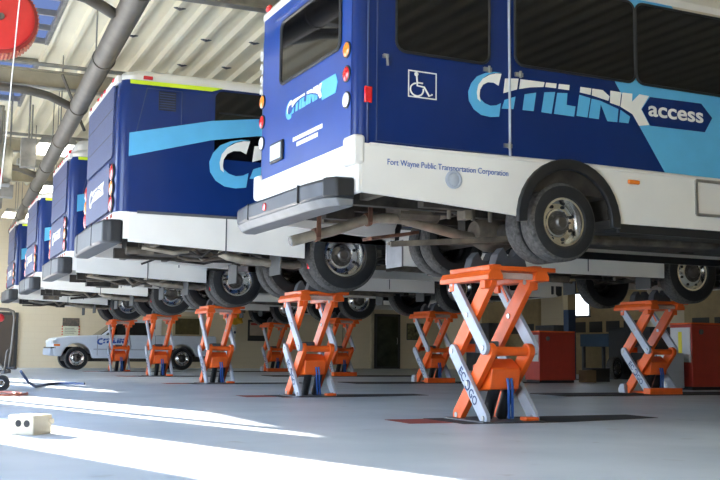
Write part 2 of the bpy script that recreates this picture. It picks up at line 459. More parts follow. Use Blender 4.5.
        if s > 0:
            w = [[(3.2-x, z) for x, z in p] for p in w]; bl_ = [[(3.2-x, z) for x, z in p] for p in bl_]
            # far side reads the other way: mirrored placement keeps the letters readable
            w, bl_ = logo_polys(1.58)
            frl = (lambda a, z: (1.25-a, hw+.017, 1.29+z), (0, 1, 0))
        else: frl = (lambda a, z: (ox+a, -hw-.017, 1.29+z), (0, -1, 0))
        letters('logo_letter', bl_, frl, LBLUE, root, .004, 'light blue logo letter piece')
        letters('logo_letter', w, frl, VWHITE, root, .005, 'white logo letter piece')
        b = M()
        for px in ([(-2.77, 2.5), (-2.92, 1.79), (-2.32, 1.79), (-2.32, 2.5), (-2.77, 2.5)],):
            b.tube([(x, s*(hw+.0), z) for x, z in px], .008, 6)
        b.obj('panel_outline', INK, root)
        b = M()
        b.box(-2.62, -2.40, s*(hw+.006)-.006, s*(hw+.006)+.006, 2.23, 2.475)
        v = b.obj('side_vent', BLACK, root)
        b = M()
        for k in range(7): b.box(-2.61, -2.41, s*(hw+.016)-.006, s*(hw+.016)+.006, 2.245+k*.033, 2.258+k*.033)
        b.obj('vent_slat', INK, v)
    # lettering on the right-hand skirt between the axles
    text_mesh('skirt_lettering', 'Fort Wayne Public Transportation Corporation', .085, BLUEINK, root, side_mx(wb-2.3, -hw-.003, .80), sx=.9)
    # wheels
    for s in (-1, 1):
        make_wheel(root, 0, s*(hw-.17), .5, .5, .27, s, 'dish', .285)
        make_wheel(root, 0, s*(hw-.50), .5, .5, .27, s, 'dish', .285, inner=True)
        make_wheel(root, wb, s*(hw-.17), .5, .5, .27, s, 'front', .285)
        b = M(); b.box(-.93, -.91, s*1.0-.22, s*1.0+.22, .20, .50); b.obj('mud_flap', mat('dark_mud_flap', (.07, .07, .068), .7), root)
        b = M(); b.box(wb-.80, wb-.78, s*1.0-.18, s*1.0+.18, .22, .45); b.obj('mud_flap', mat('dark_mud_flap', (.07, .07, .068), .7), root)
    # underside
    b = M(); b.box(xr+.2, xf-.1, -hw+.06, hw-.06, .74, .92); b.obj('floor_pan', UNDER, root, smooth=False)
    b = M(); b.box(xr+.45, -.95, -.6, .7, .50, .75)
    b.obj('engine_cradle', UNDER, root, bevel=.03, smooth=False)
    undercarriage(root, xr+.3, xf-.3, hw-.05, .34, .60, [(0, .5), (wb, .5)], seed)
    b = M(); b.tube([(-1.62, -.72, .50), (-1.52, -.78, .44), (-1.3, -.80, .40), (-.6, -.8, .36), (-.35, -.7, .42)], .055, 12)
    b.tube([(-2.7, -.9, .50), (-2.3, -.95, .44), (-2.0, -.85, .5), (-1.85, -.7, .40), (-1.7, -.6, .48)], .03, 8)
    b.obj('exhaust_pipe', EXH, root)
    b = M(); b.cyl((-.45, -1.05, .30), (-.45, -1.05, .52), .035, n=10); b.obj('red_shock_absorber', REDLENS, root)
    # axle saddles where the lifts carry the bus
    if ac:
        rings = []
        for z, ins in ((2.70, .0), (2.92, .03), (3.02, .12), (3.05, .3)):
            rings.append([(x, y, z) for x, y in rrect(xr+.12+ins, xr+1.9-ins, -.75+ins, .95-ins, .15)])
        b = M(); b.loft(rings); a = b.obj('roof_unit', WHITE, root)
        b = M(); b.box(xr+.10, xr+.16, -.25, -.05, 2.83, 2.90); b.obj('brake_light', REDLENS, a, bevel=.01)
        b = M(); b.box(xr+.115, xr+.15, .2, .6, 2.78, 2.88); b.obj('intake_slot', BLACK, a)
    return root

# ------------------------------------------------------------------ the small access bus in front
def make_cutaway(loc, rz):
    root = thing('paratransit_bus', 'nearest bus, a small blue access bus with wheelchair symbol on a scissor lift', 'bus', loc, rz)
    hw = 1.2; xr = -2.10; xf = 4.35; wb = 4.8
    # body shell (corner posts rounded)
    rings = []
    for z, ins in ((.88, 0), (2.35, .0), (2.56, .03), (2.62, .05)):
        rings.append([(x, y, z) for x, y in rrect(xr+ins, xf, -hw+ins, hw-ins, .10)])
    b = M(); b.loft(rings); body = b.obj('body_shell', BLUE, root)
    rings = []
    for z, ins in ((2.575, -.012), (2.64, -.012), (2.72, .05), (2.82, .16), (2.86, .30), (2.88, .5)):
        rings.append([(x, y, z) for x, y in rrect(xr+ins, xf+.15, -hw+ins, hw-ins, .14)])
    b = M(); b.loft(rings); b.obj('roof_cap', WHITE, root)
    for y in (-1.0, -.3, 0, .3, 1.0):
        b = M(); b.lathe([(.045, 0), (.04, .03), (0, .045)], (xr+.02, y, 2.69), (-1, 0, .5), 14); b.obj('marker_light', REDLENS, root)
    # white roof-edge frame running down the far rear corner
    # skirts right / left
    def skirt(s):
        y0 = -hw-.012 if s < 0 else hw-.028
        ar, az, rr = .02, .36, .555
        pts = [(xr+.03, .885), (xr+.04, .476), (-1.32, .435), (-.52, .38)]
        a0 = math.atan2(.38-az, -.55); 
        for i in range(15):
            a = PI - .03 - (PI-.06)*i/14
            pts.append((ar + rr*math.cos(a), az + rr*math.sin(a)))
        pts += [(.6, .38), (xf, .38), (xf, .885)]
        b = M(); b.prism([(x, y0, z) for x, z in pts], (0, .04, 0))
        sk = b.obj('side_skirt', WHITE, root, smooth=False)
        # black wheel-arch flare
        b = M()
        n = 18; rin, rout = .47, .57
        P = [];
        for i in range(n+1):
            a = PI + .06 - (PI+.12)*i/n
            P.append(a)
        for a, c in zip(P, P[1:]):
            q = [(ar+rin*math.cos(a), az+rin*math.sin(a)), (ar+rout*math.cos(a), az+rout*math.sin(a)), (ar+rout*math.cos(c), az+rout*math.sin(c)), (ar+rin*math.cos(c), az+rin*math.sin(c))]
            b.prism([(x, s*(hw+.0), z) for x, z in q], (0, s*.05, 0))
        bmesh.ops.remove_doubles(b.bm, verts=b.bm.verts, dist=.0005)
        b.obj('wheel_flare', BLACK, root, bevel=.01)
        b = M(); b.box(xr+.11, xf, s*(hw+.012)-.012, s*(hw+.012)+.012, .872, .892); b.obj('belt_moulding', WHITE, root)
        b = M(); b.box(.62, xf, s*(hw-.03)-.02, s*(hw-.03)+.02, .30, .385); b.obj('rocker_rail', BLACK, root)
        return sk
    skR = skirt(-1); skirt(1)
    text_mesh('skirt_lettering', 'Fort Wayne Public Transportation Corporation', .072, BLUEINK, skR, side_mx(-1.83, -hw-.0135, .722), sx=.862)
    b = M(); b.lathe([(.08, 0), (.08, .015), (.062, .02), (.055, .012), (.04, .02), (0, .024)], (-1.19, -hw-.012, .645), (0, -1, 0), 24)
    b.obj('fuel_cap', LGRAY, root)
    b = M(); b.box(.70, .835, -hw-.035, -hw-.01, .76, .80); b.obj('side_marker', AMBLENS, root, bevel=.01)
    b = M()
    for q in (((1.54, .86), (1.54, .525)), ((1.54, .525), (3.0, .525)), ((3.0, .525), (3.0, .86)), ((1.54, .86), (3.0, .86))):
        b.bar((q[0][0], -hw-.018, q[0][1]), (q[1][0], -hw-.018, q[1][1]), .028, .022, (0, 1, 0))
    cmp_ = b.obj('compartment_frame', STEEL, root)
    # body-side colour fields
    fr = (lambda a, z: (a, -hw-.002, z), (0, -1, 0))
    decal('light_blue_panel', [[(.02, 2.6), (.589, 1.715), (1.176, .895), (2.52, .895), (1.28, 2.6)]], fr, LBLUE, root, .002)
    decal('cream_panel', [[(1.28, 2.6), (2.52, .895), (4.3, .895), (4.3, 2.6)]], fr, CREAM, root, .002)
    # windows
    fr = (lambda a, z: (a, -hw-.004, z), (0, -1, 0))
    for x0, x1, z0 in ((-1.755, -.815, 1.70), (-.555, .822, 1.735), (.826, 2.2, 1.735), (2.25, 3.6, 1.735)):
        g = decal('side_window', [rounded_poly(x0, x1, z0, 2.54, .09)], fr, GLASS, root, .01)
        b = M(); P = rounded_poly(x0+.006, x1-.006, z0+.006, 2.534, .09)
        b.tube([(x, -hw-.014, z) for x, z in P+[P[0]]], .013, 6); b.obj('window_rubber', BLACK, g)
    fr = (lambda a, z: (a, hw+.004, z), (0, 1, 0))
    for x0, x1 in ((-1.755, -.815), (-.555, .822), (.826, 2.2), (2.25, 3.6)):
        decal('side_window', [rounded_poly(x0, x1, 1.735, 2.54, .09)], fr, GLASS, root, .01)
    # lift door: seams, handle, hinges
    b = M()
    b.tube([(-1.925, -hw-.002, 2.55), (-1.925, -hw-.002, .915), (-.61, -hw-.002, .91)], .007, 6)
    b.obj('door_seam', INK, root)
    b = M(); b.tube([(-.61, -hw-.008, 2.58), (-.605, -hw-.008, .905)], .012, 8); b.obj('door_edge_strip', LGRAY, root)
    b = M(); b.tube([(-2.01, -hw-.004, 2.58), (-2.01, -hw-.004, .9)], .009, 8); b.obj('corner_seam', INK, root)
    b = M(); b.box(-1.875, -1.83, -hw-.035, -hw, 1.63, 1.66); b.tube([(-1.845, -hw-.03, 1.65), (-1.842, -hw-.035, 1.56)], .012, 8); b.obj('door_handle', STEEL, root)
    for x, z in ((-.62, .995), (-.83, 1.66), (-.5, 1.655)):
        b = M(); b.box(x-.05, x+.03, -hw-.022, -hw, z-.018, z+.018); b.cyl((x+.0, -hw-.025, z-.03), (x, -hw-.025, z+.03), .012, n=8); b.obj('hinge', STEEL, root)
    # wheelchair symbol in its square outline
    x0, x1, z0, z1 = -1.63, -1.352, 1.325, 1.56
    fr = (lambda a, z: (a, -hw-.002, z), (0, -1, 0))
    T = .010
    sq = [[(x0, z0), (x1, z0), (x1, z0+T), (x0, z0+T)], [(x0, z1-T), (x1, z1-T), (x1, z1), (x0, z1)], [(x0, z0), (x0+T, z0), (x0+T, z1), (x0, z1)], [(x1-T, z0), (x1, z0), (x1, z1), (x1-T, z1)]]
    letters('symbol_frame', sq, fr, VWHITE, root)
    b = M()
    cx, cz = -1.545, 1.395
    yy = -hw-.004
    b.tube([(cx+.063*math.cos(R(a)), yy, cz+.055*math.sin(R(a))) for a in range(100, 385, 12)], .0075, 6)
    b.tube([(-1.548, yy, 1.535), (-1.541, yy, 1.43), (-1.475, yy, 1.425), (-1.425, yy, 1.352), (-1.395, yy, 1.368)], .0085, 6)
    b.tube([(-1.543, yy, 1.458), (-1.488, yy, 1.455)], .007, 6)
    b.lathe([(.019, 0), (.019, .006), (0, .007)], (-1.55, -hw, 1.53), (0, -1, 0), 14)
    b.obj('wheelchair_symbol', VWHITE, root)
    # large side logo and the arrow panel
    w, bl_ = logo_polys(1.0)
    for s in (-1, 1):
        if s < 0:
            frl = (lambda a, z: (-1.037+a, -hw-.004, 1.236+z), (0, -1, 0))
            frp = (lambda a, z: (a-2.01, -hw-.004, z-1.48), (0, -1, 0))
        else:
            frl = (lambda a, z: (1.3-a, hw+.004, 1.236+z), (0, 1, 0)); frp = None
        letters('logo_letter', bl_, frl, LBLUE, root, .004, 'light blue logo letter piece')
        letters('logo_letter', w, frl, VWHITE, root, .005, 'white logo letter piece')
        if frp:
            decal('arrow_panel', [[(2.905, 2.977), (3.008, 3.108), (3.654, 3.117), (3.793, 2.986), (3.692, 2.834), (3.005, 2.827)]], frp, BLUE, root, .004)
            text_mesh('access_lettering', 'access', .205, VWHITE, root, side_mx(.972, -hw-.010, 1.445), bold=.004, sx=1.33)
    # rear face
    fR = (lambda a, z: (xr-.003, -a, z), (-1, 0, 0))
    decal('rear_panel', [rounded_poly(-1.08, 1.08, .90, 2.58, .04)], fR, BLUE_DAYLIT, root, .003)
    g = decal('rear_window', [rounded_poly(-.56, .87, 1.775, 2.40, .07)], (lambda a, z: (xr-.006, -a, z), (-1, 0, 0)), GLASS, root, .01)
    b = M(); P = rounded_poly(-.56, .87, 1.775, 2.40, .07); b.tube([(xr-.016, -a, z) for a, z in P+[P[0]]], .016, 6); b.obj('window_rubber', BLACK, g)
    b = M(); b.box(xr-.03, xr-.002, -.95, .75, 2.47, 2.50); b.obj('drip_rail', BLUE_DAYLIT, root)
    for y, s in ((-1.0, -1), (1.08, 1)):
        for z, m in ((1.72, AMBLENS), (1.51, REDLENS), (1.285, CLRLENS)):
            lens(root, (xr-.002, y, z), (-1, 0, 0), .062, m, 'tail_lamp', .03)
    b = M(); b.box(xr+.06, xr+.13, -hw-.014, -hw+.01, 1.23, 1.37); b.obj('side_reflector', REDLENS, root, bevel=.008)
    w, bl_ = logo_polys(.44)
    fl = (lambda a, z: (xr-.008, .415-a, 1.385+z), (-1, 0, 0))
    letters('rear_logo_letter', bl_, fl, LBLUE, root, .004, 'light blue rear logo letter piece')
    letters('rear_logo_letter', w, fl, VWHITE, root, .005, 'white rear logo letter piece')
    decal('rear_arrow_panel', [[(-1, 0), (0, .17), (.32, .17), (.36, .09), (.32, 0), (.02, 0)][1:]], (lambda a, z: (xr-.008, -.45-a, 1.40+z), (-1, 0, 0)), LBLUE, root, .004)
    strokes = []
    rnd = random.Random(3)
    for row, (a0, a1) in enumerate(((-.22, .44), (-.12, .36))):
        a = a0
        while a < a1:
            l = rnd.uniform(.025, .06); strokes.append([(a, 0-row*.06), (a+l, 0-row*.06), (a+l, .04-row*.06), (a, .04-row*.06)]); a += l+.014
    letters('rear_small_lettering', strokes, (lambda a, z: (xr-.008, -a, 1.145+z), (-1, 0, 0)), VWHITE, root, .003)
    b = M(); b.box(xr-.03, xr-.004, .46, .80, 1.02, 1.22); lp = b.obj('licence_plate_bracket', BLACK, root, bevel=.01)
    b = M(); b.box(xr-.036, xr-.03, .49, .77, 1.045, 1.195); b.obj('licence_plate', LICENCE, lp)
    # white lower rear panel with corner guards
    b = M(); b.box(xr-.012, xr+.05, -hw+.04, hw-.02, .60, .905); b.obj('rear_apron', WHITE, root, bevel=.012)
    for s in (-1, 1):
        b = M(); b.box(xr-.05, xr+.07, (s*hw)-.02 if s < 0 else hw-.14, -hw+.20 if s < 0 else hw+.02, .70, .955)
        b.obj('corner_guard', WHITE, root, bevel=.03)
        b = M(); b.box(xr-.005, xr+.06, s*(hw-.09)-.098, s*(hw-.09)+.098, .47, .9); b.obj('corner_post', WHITE, root, bevel=.02)
    # vertical fleet number on the far rear corner
    for k, zz in enumerate((2.22, 2.08, 1.95, 1.82)):
        b = M()
        b.tube([(xr-.004, hw-.055+.03*math.cos(R(a)), zz+.05*math.sin(R(a))) for a in range(0, 300 if k else 361, 30)], .008, 6)
        b.obj('fleet_number_mark', VWHITE, root)
    # rear bumper: dark wrap-around step bumper
    P = [(xr-.005, -hw+.04), (xr-.16, -hw+.05), (xr-.24, -hw+.16), (xr-.28, -.72), (xr-.29, .72), (xr-.25, hw-.10), (xr-.14, hw+.03), (xr-.005, hw+.02)]
    b = M(); b.prism([(x, y, .42) for x, y in P], (0, 0, .17)); bp = b.obj('rear_bumper', BUMPER, root, bevel=.03)
    P2 = [(xr-.005 + (x-xr)*.78, y) for x, y in P]
    b = M(); b.loft([[(x, y, .355) for x, y in P2], [(x, y, .425) for x, y in P]]); b.obj('bumper_lower_lip', mat('bumper_lip', (.13, .135, .14), .45, noise=.2), bp, bevel=.01)
    P3 = [(xr-.003, -hw+.028), (xr-.165, -hw+.038), (xr-.248, -hw+.155), (xr-.18, -hw+.16), (xr-.1, -hw+.2), (xr-.003, -hw+.2)]
    b = M(); b.prism([(x, y, .425) for x, y in P3], (0, 0, .172)); b.obj('bumper_black_end', BLACK, bp, bevel=.02)  # black end cap on the near side
    for yy in (-.62, .66):
        b = M(); b.box(xr-.296, xr-.2, yy-.006, yy+.006, .43, .585); b.obj('bumper_joint', BLACK, bp)
    b = M(); b.lathe([(.04, 0), (.035, .015), (0, .02)], (xr-.283, .20, .50), (-1, 0, 0), 14); b.obj('bumper_reflector', REDLENS, bp)
    # wheels: dual rear, single front
    for s in (-1, 1):
        make_wheel(root, .0, s*(hw-.12), .36, .36, .20, s, 'dish', .215)
        make_wheel(root, .0, s*(hw-.37), .36, .36, .20, s, 'dish', .215, inner=True)
        make_wheel(root, wb, s*(hw-.22), .36, .36, .21, s, 'front', .215)
        if s > 0:
            b = M(); b.box(-.66, -.64, s*.92-.18, s*.92+.18, .06, .34); b.obj('mud_flap', FLAP, root)
    # underside
    b = M(); b.box(xr+.05, xf, -hw+.05, hw-.05, .62, .90); b.obj('floor_pan', UNDER, root, smooth=False)
    b = M(); b.box(.55, xf-.2, -hw+.1, hw-.1, .42, .63); b.obj('underfloor_box', UNDER, root, smooth=False)
    undercarriage(root, xr+.15, wb+.6, hw-.1, .30, .62, [(0, .36), (wb, .36)], 11, .6)
    b = M(); b.tube([(-2.20, 0, .17), (-2.0, 0, .23), (-1.8, 0, .285), (-1.6, 0, .36), (-1.45, 0, .415), (-1.3, 0, .445), (-1.06, 0, .45), (-.84, 0, .41), (-.4, 0, .33), (.1, 0, .28)], .05, 14)
    ex = b.obj('exhaust_pipe', EXH, root)
    b = M(); b.cyl((-2.203, 0, .169), (-2.16, 0, .182), .045, n=14); b.obj('pipe_mouth', BLACK, ex)
    for x, z in ((-1.95, .245), (-1.42, .42)):
        b = M(); b.box(x-.02, x+.02, -.075, -.06, z-.03, .58); b.cyl((x-.02, 0, z-.006), (x+.02, 0, z+.006), .064, n=14); b.obj('pipe_hanger', RUST, ex)
    b = M(); b.bar((-1.28, .3, .27), (-.75, .3, .36), .2, .03)
    b.obj('hitch_bracket', RUST, root, smooth=False)
    b = M(); b.bar((-1.3, -.25, .17), (-.1, -.45, .27), .04, .05); b.bar((-1.25, -.1, .19), (.1, -.2, .26), .03, .03)
    for x in (-.8, -.62, -1.05): b.cyl((x, -.9, .35), (x, -.9, .66), .02, n=8)
    b.box(-.93, -.86, -.98, -.84, .35, .64)
    b.obj('tow_bar', UNDERLT, root, smooth=False)
    # the cab: hood, windscreen, doors
    prof = [(xf-.05, .45), (wb-.45, .45)] + [(wb+.46*math.cos(R(a)), .36+.46*math.sin(R(a))) for a in range(170, 9, -16)] + [(wb+.5, .45), (wb+1.0, .42), (wb+1.05, .75), (wb+1.0, 1.12), (wb+.25, 1.30), (wb-.35, 2.05), (wb-.55, 2.12), (xf-.05, 2.12)]
    b = M(); b.prism([(x, -.98, z) for x, z in prof], (0, 1.96, 0)); b.obj('cab', WHITE, root, bevel=.03, smooth=False)
    b = M(); b.prism([(wb+.27, -.88, 1.31), (wb+.27, .88, 1.31), (wb-.33, .82, 2.04), (wb-.33, -.82, 2.04)], (.02, 0, .02)); b.obj('windscreen', GLASS, root)
    for s in (-1, 1):
        fr = (lambda a, z, s=s: (a, s*.982, z), (0, s, 0))
        decal('cab_window', [[(xf+.0, 1.35), (wb+.1, 1.33), (wb-.42, 2.0), (xf+.0, 2.0)]], fr, GLASS, root, .01)
        lens(root, (wb+1.04, s*.72, .82), (1, 0, 0), .10, CLRLENS, 'headlamp')
    b = M(); b.box(wb+1.0, wb+1.14, -1.0, 1.0, .38, .58); b.obj('front_bumper', STEEL, root, bevel=.03)
    b = M(); b.box(wb+1.03, wb+1.07, -.5, .5, .68, .98); b.obj('grille', BLACK, root, bevel=.02)
    return root

# ------------------------------------------------------------------ scissor lift
def make_lift(front):
    root = thing('scissor_lift', '', 'vehicle lift')
    zl = .04
    top, mid = 1.36, .68
    def arm(x, ya, za, yb, zb, m, name, w=.135, t=.055):
        a = Vector((x, ya, za)); c = Vector((x, yb, zb)); d = (c-a).normalized()
        n = Vector((0, -d.z, d.y)); P = []
        for k in range(9):
            t_ = PI/2 + PI*k/8; P.append(a + d*math.cos(t_)*w/2 + n*math.sin(t_)*w/2)
        for k in range(9):
            t_ = -PI/2 + PI*k/8; P.append(c + d*math.cos(t_)*w/2 + n*math.sin(t_)*w/2)
        b = M(); b.prism([p - Vector((t/2, 0, 0)) for p in P], (t, 0, 0))
        o = b.obj(name, m, root, bevel=.006, smooth=False)
        for p in (a, c, (a+c)/2):
            b = M(); b.cyl(p - Vector((t/2+.012, 0, 0)), p + Vector((t/2+.012, 0, 0)), .026, n=12); b.obj('pivot_pin', STEEL, o)
        return o
    F, N = .32, -.31
    arms = []
    for s in (-1, 1):
        xg, xo = s*.335, s*.262
        arm(xg, F, top, N, mid+.03, LGRAY, 'gray_arm')
        lo = arm(xg, F, mid, N, zl, LGRAY, 'gray_arm')
        if s < 0: arms.append(lo)
        arm(xo, N, top, F, mid+.03, ORANGE, 'orange_arm', .17, .075)
        arm(xo, N, mid, F, zl, ORANGE, 'orange_arm', .16, .075)
    # lettering on the outside of the lower near gray arm
    lo = arms[0]
    d = Vector((0, N-F, zl-mid)).normalized()      # down the arm
    rd = d; upv = Vector((0, -d.z, d.y)); upv = -upv if upv.z < 0 else upv
    def fm(s_along, off):
        c = Vector((-.335-.0285, F, mid)) + rd*s_along
        ex = rd; ez = Vector((-1, 0, 0)); ey = ez.cross(ex)
        c = c + ey*off
        return Matrix(((ex.x, ey.x, ez.x, c.x), (ex.y, ey.y, ez.y, c.y), (ex.z, ey.z, ez.z, c.z), (0, 0, 0, 1)))
    text_mesh('arm_lettering', 'EC', .125, INK, lo, fm(.24, -.045), bold=.002, sx=1.0)
    text_mesh('arm_lettering', 'GO', .125, INK, lo, fm(.53, -.045), bold=.002, sx=.95)
    b = M(); mx = fm(.47, 0)
    b.tube([mx @ Vector((.042*math.cos(R(a)), .05*math.sin(R(a)), 0)) for a in range(0, 361, 24)], .009, 6)
    b.obj('arm_emblem', INK, lo)
    # torque box between the lower orange arms, cross tubes
    b = M(); b.prism([(-.20, -.22, .31), (-.20, .10, .28), (-.20, .14, .54), (-.20, -.10, .61), (-.20, -.26, .51)], (.40, 0, 0))
    b.obj('torque_box', ORANGE, root, bevel=.015)
    b = M(); b.cyl((-.30, N, mid), (.30, N, mid), .045, n=14); b.obj('cross_tube', ORANGE, root)
    b = M(); b.cyl((-.3, F, mid+.03), (.3, F, mid+.03), .045, n=14); b.obj('cross_tube', ORANGE, root)
    b = M(); b.box(-.12, .12, .05, .2, .66, .78); b.obj('valve_block', DGRAY, root, bevel=.01)
    for x in (-.08, .12):
        b = M(); b.cyl((x, -.16, .36), (x, .02, .03), .066, n=16); b.obj('hydraulic_cylinder', BLACK, root)
    for x in (.0, .05):
        b = M(); b.tube([(x, -.27, .42), (x+.01, -.28, .33), (x+.03, -.25, .2), (x+.07, -.2, .03)], .016, 8); b.obj('hydraulic_hose', HOSEBLUE, root)
    # platform: two lateral channel beams joined at the near end
    for s in (-1, 1):
        b = M(); x = s*.32
        b.prism([(x-.10, -.50, top+.00), (x+.10, -.50, top+.00), (x+.10, -.50, top+.045), (x+.06, -.50, top+.10), (x-.06, -.50, top+.10), (x-.10, -.50, top+.045)], (0, 1.0, 0))
        pb = b.obj('platform_beam', ORANGE, root, bevel=.006, smooth=False)
        b = M(); b.box(x-.02 if s < 0 else x-.1, x+.10 if s < 0 else x+.02, -.47, .40, top+.10, top+.15); b.obj('beam_rail', ORANGE, pb, bevel=.008)
        b = M(); b.bar((x, .26, top), (x, .12, top-.17), .03, .045, (1, 0, 0)); b.obj('safety_latch', ORANGE, root)
        b = M(); b.box(x-.05, x+.05, N-.05, N+.05, top-.08, top+.01); b.obj('arm_bracket', ORANGE, root, bevel=.01)
        b = M(); b.box(x-.05, x+.05, F-.05, F+.05, top-.08, top+.01); b.obj('arm_bracket', ORANGE, root, bevel=.01)
    b = M(); b.box(-.22, .22, -.46, -.40, top+.015, top+.075); b.obj('end_plate', PINK, root, bevel=.008)
    b = M(); b.box(-.40, .52, -.49, -.33, top+.09, top+.135); b.obj('cross_rail', ORANGE, root, bevel=.008)
    for y in (-.28, .22):
        b = M(); b.prism([(-.24, y-.07, top+.10), (.24, y-.07, top+.10), (.18, y-.07, top+.26), (.10, y-.07, top+.33), (.04, y-.07, top+.24), (-.04, y-.07, top+.24), (-.10, y-.07, top+.33), (-.18, y-.07, top+.26)], (0, .14, 0))
        b.obj('axle_saddle', DGRAY, root, bevel=.008, smooth=False)
    if front:
        b = M(); b.box(-.40, .40, -.42, -.24, .0, .10); b.box(-.1, .1, -.25, .4, .0, .035); b.obj('base_frame', ORANGE, root, bevel=.01)
        for x in (-.33, .33):
            b = M(); b.prism([(x-.05, .28, .0), (x-.05, .44, .0), (x-.05, .46, .06), (x-.05, .40, .15), (x-.05, .30, .15)], (.10, 0, 0)); b.obj('foot_bracket', LGRAY, root, bevel=.008)
    else:
        b = M(); b.box(-.42, .42, -.40, .40, .0, .012); b.obj('base_frame', DGRAY, root)
        b = M(); b.box(.16, .34, -.40, -.28, .012, .05); b.obj('base_bracket', ORANGE, root, bevel=.01)
    return root

BAYV = [8.80, 14.10, 19.75, 25.25, 30.75]
U0 = [5.20, 5.33, 5.50, 5.58, 5.58]
LIFTZ = .0
ZB = 1.46
make_cutaway((5.337, 8.93, 1.48), R(2.0))
bus_lab = ['largest blue transit bus right behind the access bus, with light blue swoosh on its side',
           'blue transit bus with white roof unit at its rear, beyond the light blue swoosh bus',
           'blue transit bus between the one with roof unit and the farthest one',
           'farthest blue transit bus at the left end of the row near the back wall']
BV = [14.10, 19.80, 25.30, 30.70]; BU = [5.35, 5.53, 5.60, 5.60]; WB = [6.0, 4.75, 4.8, 4.8]
for i in range(4):
    make_transit(bus_lab[i], WB[i], i == 1, (BU[i], BV[i], ZB), 20+i, True)
rear_lift = make_lift(False); front_lift = make_lift(True)
rl = ['nearest and largest orange and gray scissor lift, under the access bus',
      'second nearest orange scissor lift, under the rear axle of the bus with light blue swoosh',
      'third orange scissor lift in the front line of lifts, right of the pickup truck tailgate',
      'orange scissor lift standing before the rear door of the white pickup truck',
      'leftmost orange scissor lift, before the front door of the white pickup truck']
for i in range(5):
    o = rear_lift if i == 0 else copy_tree(rear_lift)
    o.location = (U0[i], (8.72, 14.12, 19.75, 25.25, 30.6)[i], .004)
    o.scale = (.80, .96, (.975, 1.0)[i > 0])
    tag(o, rl[i], 'vehicle lift', 'scissor lifts under the buses')
fl = ['orange scissor lift at right, left of the gray drawer unit and tall red cabinet',
      'orange scissor lift standing right of the glazed office door, partly behind the nearest lift',
      'orange scissor lift half hidden behind the second nearest lift, left of the office door',
      'orange scissor lift before the wall board, right of the yellow jacket',
      'orange scissor lift under the front axle of the access bus']
FL = [(11.18, 13.75), (10.28, 19.75), (10.40, 25.3), (10.40, 30.7)]
for i in range(4):
    o = front_lift if i == 0 else copy_tree(front_lift)
    o.location = (FL[i][0], FL[i][1], .013)
    o.scale = (.82, .96, 1.0)
    tag(o, fl[i], 'vehicle lift', 'scissor lifts under the buses')

